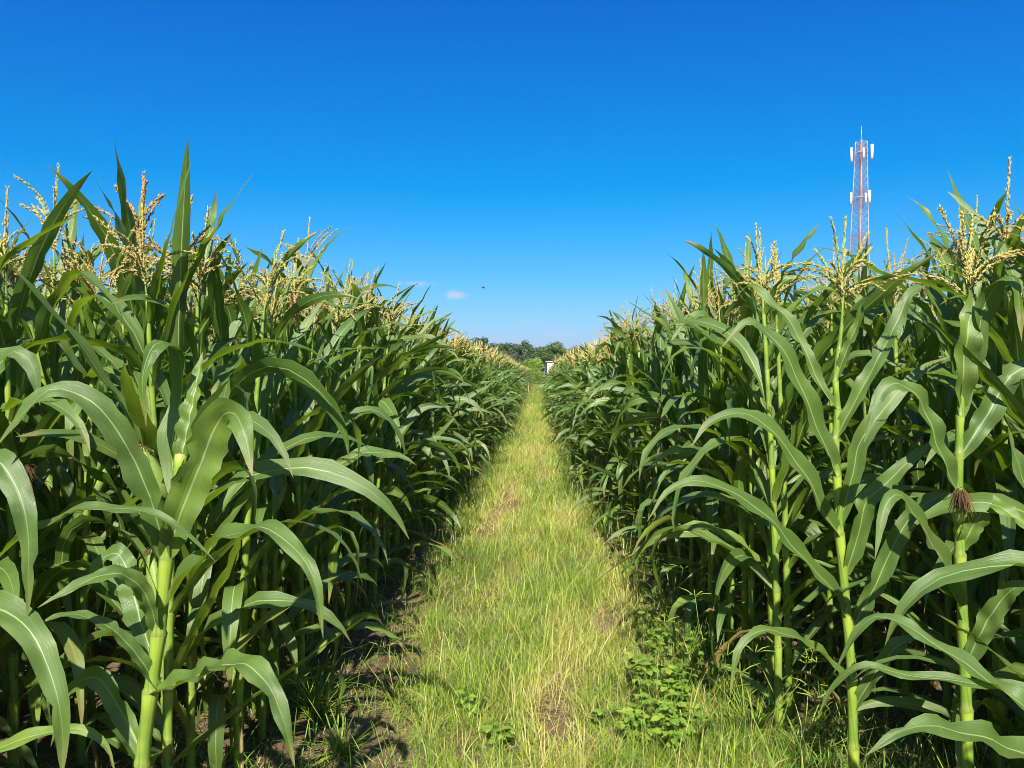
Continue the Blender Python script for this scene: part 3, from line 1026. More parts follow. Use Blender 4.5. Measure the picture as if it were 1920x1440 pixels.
gx = np.concatenate([-np.geomspace(3000, 2.6, 26), np.arange(-2.5, 2.5, .035), np.geomspace(2.6, 3000, 26)])
gy = np.concatenate([-np.geomspace(3000, 1.2, 20), np.arange(-1, 9, .035), np.geomspace(9.05, 4000, 120)])
X, Y = np.meshgrid(gx, gy)
Z = ground_z(X, Y)
g_o = make_obj('ground', np.stack([X, Y, Z], -1).reshape(-1, 3), [grid_faces(len(gy), len(gx))], 'soil')
tag(g_o, 'bare brown soil of the cornfield with a trodden dirt strip', 'ground', None, 'structure')


# ------------------------------------------------------------------ grass
def blades(x, y, z, h, w, az, th, D, kind, rnd, nseg=3):
    M = len(x)
    n = nseg + 1
    s = np.linspace(0, 1, n)[None]
    t = th[:, None] - D[:, None] * s
    st = np.stack([np.cos(t) * np.cos(az)[:, None], np.cos(t) * np.sin(az)[:, None], np.sin(t)], -1) * (h / nseg)[:, None, None]
    C = np.stack([x, y, z], -1)[:, None] + np.concatenate([np.zeros((M, 1, 3)), np.cumsum(st[:, 1:], 1)], 1)
    bz = az + math.pi / 2 + rng.normal(0, .5, M)
    B = np.stack([np.cos(bz), np.sin(bz), np.zeros(M)], -1)[:, None]
    ww = (np.array([.8, 1.0, .75, .12]) if nseg == 3 else np.interp(np.linspace(0, 1, n), [0, .3, .7, 1], [.8, 1, .75, .1]))[None, :, None] * w[:, None, None] * .5
    V = np.stack([C - B * ww, C + B * ww], 2).reshape(M, n * 2, 3)
    A = np.empty((M, n, 2, 3))
    A[..., 0] = kind[:, None, None]
    A[..., 1] = s[:, :, None]
    A[..., 2] = rnd[:, None, None]
    return V.reshape(-1, 3), rep_faces(grid_faces(n, 2), M, n * 2), A.reshape(-1, 3)


def straw_field(x, y):
    f = .34 + .30 * vnoise(x * 1.3, y * .55, 21) + .16 * vnoise(x * 4, y * 2.5, 22)
    for cx, cy, rx, ry, a in ((.06, 3.2, .12, .40, .9), (.36, 4.3, .2, .7, .45), (.10, 4.1, .1, .35, .5), (-.36, 9.2, .16, 1.5, .8), (-.1, 6.3, .1, .5, .4), (-.30, 12.5, .3, 1.2, .25), (.55, 5.2, .2, .9, .45), (.62, 7.0, .2, 1.0, .4),
                              (-.30, 5.0, .10, .35, .5), (.22, 7.4, .14, .8, .5), (-.5, 7.2, .12, .7, .5), (.1, 11, .2, 1.2, .45), (-.05, 15, .4, 2.0, .4), (.1, 21, .3, 3, .4), (-.3, 30, .3, 4, .4)):
        f = f + a * np.exp(-(((x - cx) / rx) ** 2 + ((y - cy) / ry) ** 2))
    return f


mg = MB()
for y0, y1, dens, wk in ((1.6, 4.5, 11000, 1.0), (4.5, 8, 7000, 1.15), (8, 15, 3600, 1.5), (15, 32, 1700, 2.2), (32, 60, 800, 3.2), (60, 97, 420, 5.0)):
    n = int((y1 - y0) * 1.75 * dens)
    y = rng.uniform(y0, y1, n)
    l, r = np.interp(y, GD, GL), np.interp(y, GD, GR)
    x = l - .12 + (r - l + .30) * rng.random(n)
    edge = np.minimum(x - l, r - x)
    keep = rng.random(n) < np.clip(.5 + edge / .10 + .45 * vnoise(x * 6, y * 6, 8), .05, 1)
    sf = straw_field(x, y)
    clump = vnoise(x * 3.2, y * 2.4, 31)
    keep &= rng.random(n) < np.clip(1.0 - .6 * np.clip((sf - .72) * 3, 0, 1) + .7 * clump, .12, 1)
    x, y, sf, clump = x[keep], y[keep], sf[keep], clump[keep]
    m = len(x)
    kind = np.clip(.31 + (sf - .34) * .85 + .26 * vnoise(x * 7, y * 5, 55) + rng.normal(0, .17, m), 0, 1)
    kind = np.where(rng.random(m) < .12, rng.uniform(.68, .95, m), kind)
    flat = np.clip((sf - .7) * 2, 0, 1)
    h = rng.gamma(4, .021, m) * np.clip(1 + 1.1 * clump, .35, 2) * (1 - .4 * flat) + .03
    h = np.clip(h, .03, .34)
    w = rng.uniform(.0016, .0038, m) * wk
    th = R(1) * np.clip(rng.normal(60, 24, m) - 45 * flat, 4, 110)
    D = R(1) * rng.uniform(5, 120, m) * (1 - .5 * flat)
    mg.add(*blades(x, y, ground_z(x, y) - .004, h, w, rng.uniform(0, 6.28, m), th, D, kind, rng.random(m), 3))
# seed stems standing above the turf
n = 1500
y = 2.2 + 26 * rng.random(n) ** 1.7
l, r = np.interp(y, GD, GL), np.interp(y, GD, GR)
x = l + (r - l + .1) * rng.random(n)
mg.add(*blades(x, y, ground_z(x, y), rng.uniform(.16, .36, n), rng.uniform(.0014, .0024, n) * (1 + y * .05), rng.uniform(0, 6.28, n), R(1) * rng.uniform(60, 95, n),
               R(1) * rng.uniform(0, 45, n), rng.uniform(.5, .85, n), rng.random(n), 4))
go = mg.build('grass', 'grass', None, True)
tag(go, 'yellow-green grass and straw growing down the middle of the path', 'grass', None, 'stuff')

# weeds, thin grass and litter on the soil under the corn
mu = MB()
n = 95000
y = 1.6 + 24 * rng.random(n) ** 1.6
sd = rng.random(n) < .5
x = np.where(sd, np.interp(y, GD, GR) + .02 + rng.gamma(1.6, .32, n), np.interp(y, GD, GL) - .02 - rng.gamma(1.4, .26, n))
cl = vnoise(x * 3, y * 3, 77)
strip = (x < -.45) & (x > -1.05) & (y < 7.5)
keep = rng.random(n) < np.clip(.45 + .9 * cl, .04, 1) * np.where(strip, .22, 1)
x, y, sd = x[keep], y[keep], sd[keep]
m = len(x)
mu.add(*blades(x, y, ground_z(x, y) - .003, np.clip(rng.gamma(5, .032, m), .05, .4), rng.uniform(.0025, .0055, m), rng.uniform(0, 6.28, m), R(1) * rng.uniform(45, 95, m),
               R(1) * rng.uniform(10, 100, m), np.clip(rng.normal(.22, .16, m), 0, .8), rng.random(m), 4))
n = 30000      # dry litter lying flat
y = 1.6 + 22 * rng.random(n) ** 1.5
x = np.where(rng.random(n) < .65, rng.uniform(-1.9, -.4, n), rng.uniform(.5, 2.0, n))
keep = rng.random(n) < np.clip(.4 + .8 * vnoise(x * 4, y * 4, 91), .06, 1)
x, y = x[keep], y[keep]
m = len(x)
mu.add(*blades(x, y, ground_z(x, y) + .006, rng.uniform(.03, .17, m), rng.uniform(.0018, .0045, m), rng.uniform(0, 6.28, m), R(1) * rng.uniform(-3, 14, m), R(1) * rng.uniform(-6, 24, m),
               np.clip(rng.normal(.86, .09, m), .6, 1), rng.random(m), 3))
uo = mu.build('undergrowth', 'grass', None, True)
tag(uo, 'thin weeds and dry straw litter on the soil under the corn', 'undergrowth', None, 'stuff')


# ------------------------------------------------------------------ single weeds and tufts
def grass_tuft(px, py, scale, nb, nheads, kind, label, group='grass tufts beside the path'):
    d = EYE * F / (py - HZ)
    c = P(px, py, d)
    c[2] = float(ground_z(np.array(c[0]), np.array(c[1])))
    root = empty('grass_tuft', c)
    tag(root, label, 'grass tuft', group)
    z = np.zeros(nb)
    az = rng.uniform(0, 6.28, nb)
    V, f, A = blades(rng.normal(0, .015, nb), rng.normal(0, .015, nb), z, rng.uniform(.14, .34, nb) * scale, rng.uniform(.004, .0075, nb) * scale, az, R(1) * rng.uniform(35, 88, nb),
                     R(1) * rng.uniform(20, 90, nb), np.clip(rng.normal(kind, .1, nb), 0, 1), rng.random(nb), 6)
    make_obj('blades', V, [f], 'grass', A, root)
    for _ in range(nheads):
        a, t = rng.uniform(0, 6.28), R(1) * rng.uniform(55, 85)
        h = rng.uniform(.25, .42) * scale
        tip = np.array([math.cos(t) * math.cos(a), math.cos(t) * math.sin(a), math.sin(t)]) * h
        mb = MB()
        mb.tube([np.zeros(3), tip * .5 + np.array([0, 0, .01]), tip], [.0016, .0014, .001], 4, (kind + .2, .5, .5))
        k = int(rng.integers(4, 7))
        for i in range(k):
            b = i / k * 6.28 + rng.uniform(0, .5)
            e = tip + np.array([math.cos(b), math.sin(b), .35]) * rng.uniform(.05, .085) * scale
            mb.tube([tip, (tip + e) / 2 + np.array([0, 0, .006]), e], [.0012, .0024, .001], 4, (.55, .5, .6))
        V = np.concatenate(mb.v)
        make_obj('seed_head', V, mb.f, 'grass', np.concatenate(mb.a), root)
    return root


for a in ((748, 1345, 1.0, 26, 3, .55, 'pale star-headed grass tuft alone on the bare dirt strip'),
          (590, 1345, 1.1, 120, 1, .36, 'bright green grass tuft at the foot of the left front plant'),
          (640, 1425, .9, 70, 1, .40, 'low green grass tuft on the dirt at the bottom edge'),
          (505, 1330, 1.0, 60, 2, .30, 'dark green grass tuft under the left stand, beside its stalks'),
          (1255, 1180, 1.25, 40, 5, .42, 'star-headed grass tuft at the shaded foot of the right stand'),
          (1325, 1290, 1.2, 46, 4, .35, 'tall thin grass tuft in deep shade below the right stand'),
          (1505, 1420, 1.1, 40, 5, .45, 'straw-tipped grass tuft in shade below the bright-stalked plant'),
          (1410, 1400, 1.1, 50, 4, .33, 'wispy grass tuft right of the leafy weeds'),
          (1130, 1010, 1.4, 90, 4, .30, 'thick dark grass tuft where grass path meets right stand'),
          (1175, 1085, 1.2, 60, 4, .5, 'dry-tipped grass tuft on the right verge above the leafy weeds')):
    grass_tuft(*a)


def leafy_weed(px, py, h, nst, nlf, label):
    d = EYE * F / (py - HZ)
    c = P(px, py, d)
    c[2] = float(ground_z(np.array(c[0]), np.array(c[1])))
    root = empty('leafy_weed', c)
    tag(root, label, 'weed', 'leafy weeds on the right verge')
    st, lf = MB(), MB()
    for _ in range(nst):
        a, lean = rng.uniform(0, 6.28), rng.uniform(.1, .75)
        hh = h * rng.uniform(.6, 1.1)
        q = np.linspace(0, 1, 6)[:, None]
        C = q * np.array([math.cos(a) * lean * hh, math.sin(a) * lean * hh, hh]) + np.array([0, 0, -.1 * hh]) * q ** 2 + rng.normal(0, .004, (6, 3)) * q
        st.tube(C, np.linspace(.0028, .0012, 6), 5)
        for k in range(nlf):
            t = rng.uniform(.2, 1)
            b = np.array([np.interp(t, q[:, 0], C[:, i]) for i in range(3)])
            la = rng.uniform(0, 6.28)
            pet = unit(np.array([math.cos(la), math.sin(la), rng.uniform(.1, .8)])) * rng.uniform(.018, .04)
            st.tube([b, b + pet], [.001, .0008], 4)
            b = b + pet
            for m in (-1, 0, 1):               # three leaflets
                aa = la + m * 1.05
                L = rng.uniform(.022, .044)
                T = unit(np.array([math.cos(aa), math.sin(aa), rng.uniform(-.25, .25)]))
                S = unit(np.cross(T, np.array([rng.normal(0, .2), rng.normal(0, .2), 1])))
                s5 = np.array([0, .2, .45, .75, 1.0])
                ww = np.array([.06, .30, .36, .26, .02]) * L
                U = np.cross(S, T)
                Cc = b + T * (s5 * L)[:, None] - U * (.12 * L * s5 ** 2)[:, None]
                Vv = np.stack([Cc - S * ww[:, None] + U * (ww * .25)[:, None], Cc, Cc + S * ww[:, None] + U * (ww * .25)[:, None]], 1).reshape(-1, 3)
                lf.add(Vv, grid_faces(5, 3), np.full((15, 3), rng.random()))
    make_obj('stem', np.concatenate(st.v), st.f, 'weed', np.concatenate(st.a) * 0 + .6, root)
    make_obj('leaves', np.concatenate(lf.v), lf.f, 'weed', np.concatenate(lf.a), root)


for a in ((1235, 1240, .24, 4, 5, 'leafy weed highest on the right verge, beside the shaded corn'),
          (1205, 1325, .24, 5, 6, 'bushy three-leaflet weed at the middle of the right verge clump'),
          (1280, 1345, .28, 6, 6, 'tallest leafy weed of the clump, against the dark shade'),
          (1215, 1205, .22, 4, 4, 'pale leafy weed at the top of the right verge clump'),
          (1290, 1255, .26, 5, 4, 'leafy weed leaning from the right verge into the shade'),
          (1190, 1430, .22, 5, 6, 'leafy weed at the bottom edge, left part of the verge clump'),
          (1265, 1440, .26, 6, 6, 'dense leafy weed at the bottom edge, right part of the verge clump'),
          (1235, 1400, .26, 6, 6, 'spreading leafy weed near the bottom of the right verge'),
          (1310, 1420, .24, 4, 5, 'leafy weed farthest from the path, under the right stand'),
          (1130, 1395, .12, 3, 4, 'low creeping weed beside the matted straw patch'),
          (880, 1370, .09, 4, 4, 'small bright weed in the grass in the middle of the path'),
          (945, 1440, .10, 4, 4, 'small bright weed in the grass at the bottom edge')):
    leafy_weed(*a)

# dry corn leaves hanging or lying at the foot of the left stand
for px, py, L, az, lab in ((790, 990, .34, 1.9, 'orange-brown dry corn leaf standing at the foot of the left stand'),
                           (742, 1075, .30, 2.6, 'dry brown corn leaf lying on the dirt by the left stalks'),
                           (690, 1150, .30, .6, 'curled dry corn leaf on the dirt strip')):
    d = EYE * F / (py - HZ)
    c = P(px, py, d)
    c[2] = float(ground_z(np.array(c[0]), np.array(c[1]))) + .008
    up = .22 if 'standing' in lab else .03
    pts = [c, c + np.array([math.cos(az) * L * .35, math.sin(az) * L * .3, up]), c + np.array([math.cos(az) * L * .8, math.sin(az) * L * .5, up * 1.2]), c + np.array([math.cos(az) * L, math.sin(az) * L * .7, up * .3])]
    V, f, A = shaped_leaf(pts, .04, n=14, ncr=5, rnd=.5, ra=.2, fold=(.9, .6))
    o = make_obj('dry_leaf', V, [f], 'dry', A)
    tag(o, lab, 'dry leaf', 'dry corn leaves by the left stand')


# ------------------------------------------------------------------ distant trees
def tree(px, ptop, d, width, squash, mat, n, leaf, label, clumps=40, trunk_h=2.0, airy=.0):
    b = P(px, HZ, d)
    top = P(px, ptop, d)[2]
    x, y = b[0], b[1]
    root = empty('tree', (x, y, 0))
    tag(root, label, 'tree', 'trees beyond the end of the field')
    rx, rz = width / 2, (top - trunk_h * .7) / 2
    cz = top - rz
    cv = unit(rng.normal(0, 1, (clumps, 3)))
    cv[:, 2] = np.abs(cv[:, 2]) * 1.15 - .45
    rad = rng.uniform(.55, .95, clumps)[:, None]
    cc = cv * rad * np.array([rx, rx, rz]) * np.array([1, 1, squash])
    cr = rng.uniform(.20, .36, clumps) * min(rx, rz) * 1.15
    cc[:, 2] = np.minimum(cc[:, 2], rz - cr * .8)
    k = rng.integers(0, clumps, n)
    dv = unit(rng.normal(0, 1, (n, 3)))
    rr = rng.random(n) ** (1 / 2.2) * (1 + airy * rng.normal(0, .4, n))
    pos = cc[k] + dv * (rr * cr[k])[:, None] * np.array([1.15, 1.15, .85]) + np.array([0, 0, cz])
    pos[:, 2] = top - (np.quantile(pos[:, 2], .998) - pos[:, 2])
    nrm = unit(dv * .8 + rng.normal(0, .6, (n, 3)) + np.array([0, 0, .5]))
    a = unit(np.cross(nrm, rng.normal(0, 1, (n, 3))))
    bb = np.cross(nrm, a)
    L = leaf * rng.uniform(.6, 1.3, n)[:, None]
    V = np.stack([pos - a * L, pos - bb * L * .42, pos + a * L, pos + bb * L * .42], 1)
    A = np.zeros((n, 4, 3))
    tone = rng.uniform(0, 1, clumps)
    A[..., 2] = np.clip(.35 * tone[k] + .65 * rng.random(n), 0, 1)[:, None]
    make_obj('crown', V.reshape(-1, 3), [np.arange(n * 4).reshape(-1, 4)], mat, A.reshape(-1, 3), root, False)
    mb = MB()
    mb.tube([(0, 0, -.2), (.05, 0, trunk_h * .5), (.1, .05, trunk_h), (.05, .1, cz)], [.30, .22, .19, .08], 9)
    for i in rng.choice(clumps, min(12, clumps), replace=False):
        e = cc[i] + np.array([0, 0, cz])
        m0 = np.array([.08, .04, trunk_h * rng.uniform(.85, 1.1)])
        mb.tube([m0, (m0 + e) / 2 + np.array([0, 0, .25]), e], [.12, .08, .03], 6)
    make_obj('trunk', np.concatenate(mb.v), mb.f, 'bark', np.concatenate(mb.a), root)


for a in ((905, 634, 150, 6.5, 1, 'tree_dark', 5200, .26, 'leftmost distant tree, tall hazy crown rising above the left stand'),
          (938, 645, 155, 6.0, 1, 'tree_dark', 5000, .26, 'hazy distant tree second from the left, with a flat crown'),
          (958, 644, 148, 5.5, 1, 'tree_dark', 4600, .25, 'hazy distant tree in the middle of the far tree line'),
          (985, 639, 150, 4.4, 1, 'tree_dark', 2300, .24, 'airy distant tree with thin wispy top beside the round one', 26, 3.2, .5),
          (1037, 642, 128, 5.6, 1, 'tree_mango', 7000, .19, 'round dome-shaped green tree behind the white shed'),
          (998, 671, 112, 3.4, 1, 'tree_lime', 3600, .15, 'small lime green bushy tree left of the white shed', 26, .9),
          (1003, 652, 160, 4.6, 1, 'tree_dark', 3600, .24, 'low dark distant tree between the airy and the round tree'),
          (1078, 650, 150, 5.5, 1, 'tree_mango', 4600, .24, 'distant green tree right of the round one, behind the right stand'),
          (968, 664, 140, 6.0, 1, 'tree_dark', 4200, .24, 'low dark distant tree in front of the far tree line'),
          (935, 660, 138, 6.0, 1, 'tree_dark', 4200, .24, 'low dark distant tree just above the left tassels'),
          (1016, 668, 136, 4.5, 1, 'tree_dark', 3600, .20, 'low dark tree closing the gap between the lime tree and the shed'),
          (870, 642, 158, 6.0, 1, 'tree_dark', 4200, .26, 'distant tree half hidden behind the left tassels')):
    tree(*a)


def shrub_end(px, d, h, w, label):
    x, y, _ = P(px, HZ, d)
    root = empty('shrub', (x, y, 0))
    tag(root, label, 'shrub', 'shrubs at the far end of the path')
    n = 1500
    pos = np.stack([rng.normal(0, w * .3, n), rng.normal(0, w * .3, n), h * rng.random(n) ** .8], -1)
    nrm = unit(rng.normal(0, 1, (n, 3)) + np.array([0, 0, .6]))
    a = unit(np.cross(nrm, rng.normal(0, 1, (n, 3))))
    b = np.cross(nrm, a)
    L = rng.uniform(.06, .13, n)[:, None]
    V = np.stack([pos - a * L, pos - b * L * .4, pos + a * L, pos + b * L * .4], 1)
    A = np.zeros((n, 4, 3))
    A[..., 2] = rng.random(n)[:, None]
    make_obj('foliage', V.reshape(-1, 3), [np.arange(n * 4).reshape(-1, 4)], 'tree_lime', A.reshape(-1, 3), root, False)
    mb = MB()
    for _ in range(5):
        e = np.array([rng.normal(0, w * .2), rng.normal(0, w * .2), h * .8])
        mb.tube([(0, 0, -.05), e * .5 + np.array([0, 0, .1]), e], [.03, .02, .008], 5)
    make_obj('stem', np.concatenate(mb.v), mb.f, 'bark', np.concatenate(mb.a), root)


shrub_end(1008, 99, 1.7, 1.5, 'yellow-green shrub closing the far end of the path')
shrub_end(1000, 103, 2.2, 1.5, 'taller yellow-green shrub behind the path end, below the lime tree')

# ------------------------------------------------------------------ shed, stake, tower, bird
c = P(1024, HZ, 98)
zt = P(1024, 677, 98)[2]
shed = empty('shed', (c[0] + 2.2, 100, 0))
tag(shed, 'small white flat-roofed shed with a dark corner post at the field end', 'shed')
mb = MB()
mb.box((c[0] + 2.25, 99.8, zt / 2 - .1), (4.2, 3.4, zt - .2))
mb.build('wall', 'plaster', shed)
mb = MB()
mb.box((c[0] + 2.2, 99.75, zt - .05), (4.5, 3.7, .10))
mb.build('roof', 'roof', shed)
mb = MB()
mb.box((c[0] - .02, 97.9, (zt - .13) / 2), (.24, .24, zt - .14))
mb.build('corner_post', 'post', shed)
mb = MB()
mb.box((c[0] + 1.5, 98.085, .95), (.85, .03, 1.9))
dr = mb.build('door', 'post', shed)
mb = MB()
mb.box((c[0] + 1.82, 98.05, .95), (.03, .04, .14))
mb.build('handle', 'steel', dr)

d = EYE * F / 41
c = P(990.5, 741, d)
st = MB()
st.tube([(c[0], d, -.1), (c[0] + .004, d, .35), (c[0] + .012, d, .74), (c[0] + .014, d, .80)], [.035, .034, .032, .012], 8)
so = st.build('wooden_stake', 'wood')
tag(so, 'short tan wooden stake at the left edge of the far path', 'stake')

D_T = 110.0
tb = P(1611, HZ, D_T)
ztop = P(1611, 265, D_T)[2]
tower = empty('radio_tower', (tb[0], D_T, 0))
tag(tower, 'red and white lattice telecom tower rising behind the right stand', 'tower')
px_m = D_T / F
RZ = R(28)


def half(z):
    return np.interp(z, [0, 18, ztop], [2.25, 1.05, .62])


def corner(k, z):
    a = RZ + k * math.pi / 2 + math.pi / 4
    h = half(z) * 1.18
    off = -(ztop - z) * .012
    return np.array([tb[0] + off + .1 + h * math.cos(a), D_T + h * math.sin(a), z])


levels = [0]
while levels[-1] < ztop - .5:
    levels.append(min(ztop, levels[-1] + max(1.0, half(levels[-1]) * 1.15)))
for k in range(4):
    mb = MB()
    mb.tube([corner(k, z) for z in np.linspace(-.2, ztop, 14)], np.linspace(.10, .06, 14), 6)
    mb.build('leg', 'tower', tower)
lat = MB()
for a_, b_ in zip(levels[:-1], levels[1:]):
    for k in range(4):
        k2 = (k + 1) % 4
        lat.tube([corner(k, a_), corner(k2, b_)], [.024, .024], 4)
        lat.tube([corner(k2, a_), corner(k, b_)], [.024, .024], 4)
        lat.tube([corner(k, b_), corner(k2, b_)], [.028, .028], 4)
lat.build('lattice', 'tower', tower)
mb = MB()
for dx in (-.22, .22):
    mb.tube([(tb[0] + dx + .05 - .3, D_T - .2, .2), (tb[0] + dx + .08, D_T - .2, ztop - .3)], [.035, .03], 5)
for z in np.arange(.6, ztop - .4, .45):
    xx = tb[0] + .06 - .3 * (1 - z / ztop)
    mb.tube([(xx - .22, D_T - .2, z), (xx + .22, D_T - .2, z)], [.02, .02], 4)
mb.build('ladder', 'cable', tower)
mb = MB()
for dx, rr in ((.0, .07), (.12, .06), (-.12, .06)):
    mb.tube([(tb[0] + dx - .1, D_T + .15, .2), (tb[0] + dx + .1, D_T + .15, ztop - 1.0)], [rr, rr], 6)
mb.build('cables', 'cable', tower)
mb = MB()
mast = P(1613, 236, D_T)
mb.tube([(tb[0] + .05, D_T, ztop - .4), (tb[0] + .1, D_T, (ztop + mast[2]) / 2), (tb[0] + .14, D_T, mast[2])], [.06, .05, .025], 6)
mb.build('lightning_rod', 'steel', tower)


def antenna(px, py0, py1, w, dy, arm=True):
    z0, z1 = P(px, py1, D_T)[2], P(px, py0, D_T)[2]
    x = P(px, 400, D_T)[0]
    mb = MB()
    h, t = z1 - z0, w * .45
    # rounded front box
    a = np.array([(-.5, .5), (-.5, -.25), (-.32, -.5), (.32, -.5), (.5, -.25), (.5, .5)]) * np.array([w, w * .6])
    V = np.array([[x + q[0], D_T + dy + q[1], z] for z in (z0, z1) for q in a])
    fs = [grid_faces(2, 6, True), np.array([[5, 4, 3, 2, 1, 0]]), np.array([[6, 7, 8, 9, 10, 11]])]
    mb.add(V, fs)
    p = mb.build('antenna_panel', 'panel', tower)
    mb = MB()
    cx = tb[0] - .05
    sgn = 1 if x > cx else -1
    mb.tube([(x - sgn * w * .75, D_T + dy + .1, z0 - .25), (x - sgn * w * .75, D_T + dy + .1, z1 + .1)], [.05, .05], 6)
    for zz in (z0 + h * .2, z0 + h * .8):
        mb.tube([(x, D_T + dy + .12, zz), (cx + sgn * half(zz) * .8, D_T + dy * .3, zz)], [.035, .035], 5)
    mb.box((x - sgn * w * 1.3, D_T + dy + .15, z0 + h * .45), (.32, .25, .55))
    mb.build('bracket', 'steel', p)


antenna(1594.5, 278, 304, .30, -.3)
antenna(1632, 272, 299, .34, -.4)
antenna(1612, 282, 300, .26, -1.2)
antenna(1594, 362, 383, .27, -.3)
antenna(1628, 358, 381, .32, -.4)
antenna(1616, 366, 384, .24, -1.3)
mb = MB()
for zz in (P(0, 303, D_T)[2], P(0, 384, D_T)[2]):
    h = half(zz) * 1.5
    pts = [np.array([tb[0] - .1 + h * math.cos(RZ + k * math.pi / 2 + math.pi / 4), D_T + h * math.sin(RZ + k * math.pi / 2 + math.pi / 4), zz]) for k in range(4)]
    for k in range(4):
        mb.tube([pts[k], pts[(k + 1) % 4]], [.06, .06], 5)
mb.build('platform_rail', 'steel', tower)

bc = P(906, 540, 45)
bird = empty('bird', bc)
tag(bird, 'tiny dark bird flying in the low sky above the path', 'bird')
mb = MB()
mb.tube([(-.10, 0, 0), (-.07, 0, .006), (0, 0, .008), (.06, 0, .005), (.085, 0, .012), (.11, 0, .008)], [.006, .018, .028, .018, .016, .003], 8)
for sy in (-1, 1):
    q = np.array([[.045, .02 * sy, .01], [-.03, .02 * sy, .008], [-.02, .10 * sy, .07], [.05, .09 * sy, .075], [-.015, .2 * sy, .06], [.015, .19 * sy, .065]])
    V = np.concatenate([q, q + np.array([0, 0, .006])])
    mb.add(V, [np.array([[0, 1, 2, 3], [3, 2, 4, 5], [9, 8, 7, 6], [11, 10, 8, 9], [0, 3, 9, 6], [3, 5, 11, 9], [1, 7, 8, 2], [2, 8, 10, 4], [5, 4, 10, 11]])])
mb.add(np.array([[-.09, -.012, 0], [-.09, .012, 0], [-.17, .03, .005], [-.17, -.03, .005], [-.09, -.012, .006], [-.09, .012, .006], [-.17, .03, .009], [-.17, -.03, .009]]),
       [np.array([[0, 1, 2, 3], [7, 6, 5, 4], [0, 4, 5, 1], [2, 6, 7, 3], [1, 5, 6, 2], [0, 3, 7, 4]])])
make_obj('body', np.concatenate(mb.v), mb.f, 'bird', np.concatenate(mb.a), bird)
bird.rotation_euler = (0, 0, R(25))

# ------------------------------------------------------------------ sun and sky
SUN_EL, SUN_AZ = R(42), R(-1.5)         # high behind the camera
sd = bpy.data.lights.new('sun', 'SUN')
sd.energy = 4.3
sd.angle = R(.53)
sd.color = (1.0, .94, .80)
sun = bpy.data.objects.new('sun', sd)
COL.objects.link(sun)
# the lamp shines along its -Z: from (sin az, -cos az) behind the camera
sun.rotation_euler = (math.pi / 2 - SUN_EL, 0, SUN_AZ)

w = bpy.data.worlds.new('World')
scene.world = w
w.use_nodes = True
nt = w.node_tree
nt.nodes.clear()
g = NT(nt)
sky = g.n('ShaderNodeTexSky', sky_type='NISHITA')
sky.sun_disc = False
sky.sun_elevation = SUN_EL
sky.sun_rotation = math.pi - SUN_AZ
sky.altitude = 0
sky.air_density = 1.0
sky.dust_density = 1.0
sky.ozone_density = 1.0
sp = g.n('ShaderNodeSeparateColor')
g.link(sky.outputs[0], sp.inputs[0])
sr, sg, sb = sp.outputs
cb = g.n('ShaderNodeCombineColor')      # deep, saturated grade of the physical sky
g.link(g.math('MAXIMUM', g.math('MULTIPLY', g.math('SUBTRACT', sr, g.math('MULTIPLY', sb, .448)), .125), .001), cb.inputs[0])
g.link(g.math('MAXIMUM', g.math('MULTIPLY', g.math('SUBTRACT', sg, .82), .112), .03), cb.inputs[1])
g.link(g.math('ADD', g.math('MULTIPLY', sb, .124), .20), cb.inputs[2])
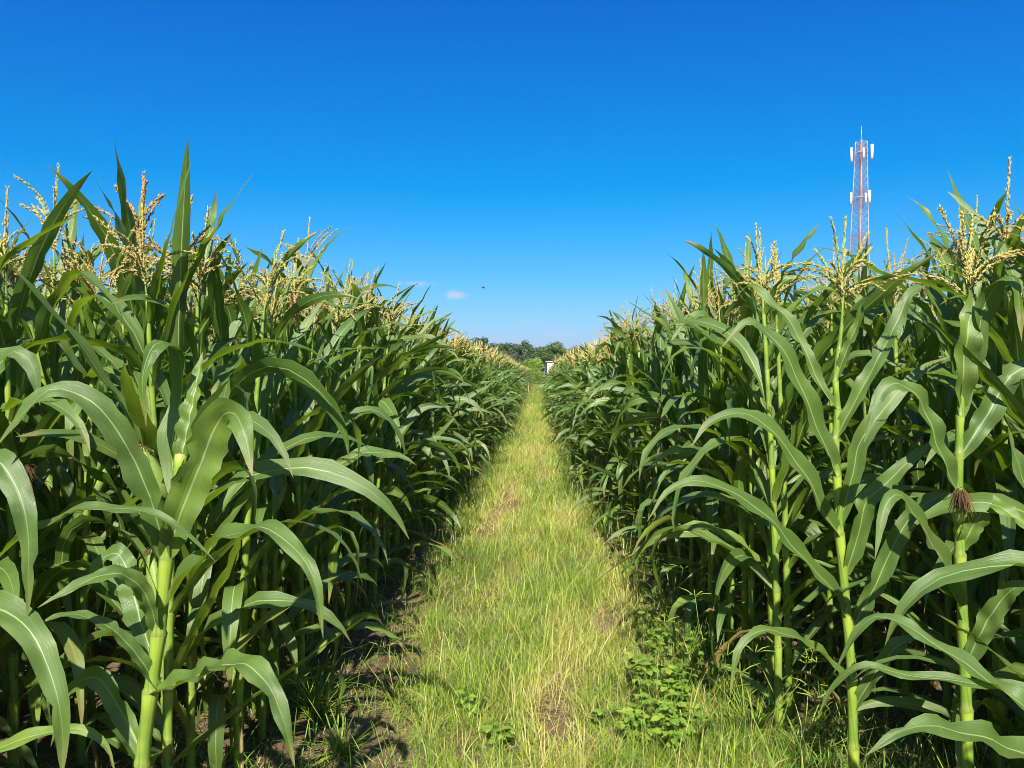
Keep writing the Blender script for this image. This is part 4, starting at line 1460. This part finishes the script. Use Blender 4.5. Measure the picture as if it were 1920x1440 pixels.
# two small wisps of cloud low over the left stand
tc = g.n('ShaderNodeTexCoord')
sx = g.n('ShaderNodeSeparateXYZ')
g.link(tc.outputs['Generated'], sx.inputs[0])
mask = None
mp = g.n('ShaderNodeMapping')
mp.inputs['Scale'].default_value = (60, 60, 190)
g.link(tc.outputs['Generated'], mp.inputs[0])
nz = g.noise(1.0, 5, mp.outputs[0], .6)
for px, py, rx, ry, amt in ((852, 552, .024, .0085, .75), (785, 533, .030, .005, .4), (990, 606, .035, .005, .18), (1050, 628, .04, .004, .25)):
    v = P(px, py, 1.0) - np.array((0, 0, EYE))
    v = v / np.linalg.norm(v)
    ex = g.math('DIVIDE', g.math('SUBTRACT', sx.outputs[0], float(v[0])), rx)
    ez = g.math('DIVIDE', g.math('SUBTRACT', sx.outputs[2], float(v[2])), ry)
    r2 = g.math('SQRT', g.math('ADD', g.math('MULTIPLY', ex, ex), g.math('MULTIPLY', ez, ez)))
    q = g.math('ADD', g.math('SUBTRACT', 1.0, r2), g.math('MULTIPLY', g.math('SUBTRACT', nz, .5), 1.6))
    q = g.math('MULTIPLY', g.rng(q, .05, .9), g.math('MULTIPLY', g.rng(r2, .9, 1.5, 1, 0), amt))
    mask = q if mask is None else g.math('MAXIMUM', mask, q)
front = g.math('GREATER_THAN', sx.outputs[1], 0.0)
mask = g.math('MULTIPLY', mask, front)
EXPO = 2 ** 1.35
sc_ = g.mix(1.0, cb.outputs[0], (10.0 / EXPO,) * 3, 'MULTIPLY')
col = g.mix(mask, sc_, (6.4 / EXPO, 7.0 / EXPO, 8.6 / EXPO))
bg = g.n('ShaderNodeBackground')
bg.inputs[1].default_value = .10
g.link(col, bg.inputs[0])
wo = g.n('ShaderNodeOutputWorld')
g.link(bg.outputs[0], wo.inputs[0])

# ------------------------------------------------------------------ render settings
vs = scene.view_settings
vs.view_transform = 'Standard'
vs.look = 'None'
vs.exposure = 1.35
vs.gamma = 1.0
cy = scene.cycles
cy.max_bounces = 5
cy.diffuse_bounces = 2
cy.glossy_bounces = 2
cy.transmission_bounces = 3
cy.transparent_max_bounces = 4
cy.use_adaptive_sampling = True
cy.adaptive_threshold = .01
cy.use_denoising = True
cy.denoising_prefilter = 'ACCURATE'
cy.denoising_input_passes = 'RGB_ALBEDO_NORMAL'
cy.pixel_filter_type = 'BLACKMAN_HARRIS'
cy.filter_width = 1.0
cy.sample_clamp_indirect = 6

if True:      # thin air: far things fade a little
    hb = MB()
    z0, z1, yb, yf, hw = -1.0, 41.0, -5.0, 170.0, 75.0
    hb.box((0, (yb + yf) / 2, (z0 + z1) / 2), (hw * 2, yf - yb, z1 - z0))
    hm, hnt = new_mat('haze')
    hg = NT(hnt)
    pv = hg.n('ShaderNodeVolumePrincipled')
    pv.inputs['Color'].default_value = (.72, .88, 1.0, 1)
    pv.inputs['Density'].default_value = .00028
    pv.inputs['Anisotropy'].default_value = .45
    ho = hg.n('ShaderNodeOutputMaterial')
    hg.link(pv.outputs[0], ho.inputs['Volume'])
    h = make_obj('haze', np.concatenate(hb.v), hb.f, hm, None, None, False)
    tag(h, 'faint blue haze over the far end of the field and the distant trees', 'haze', None, 'stuff')
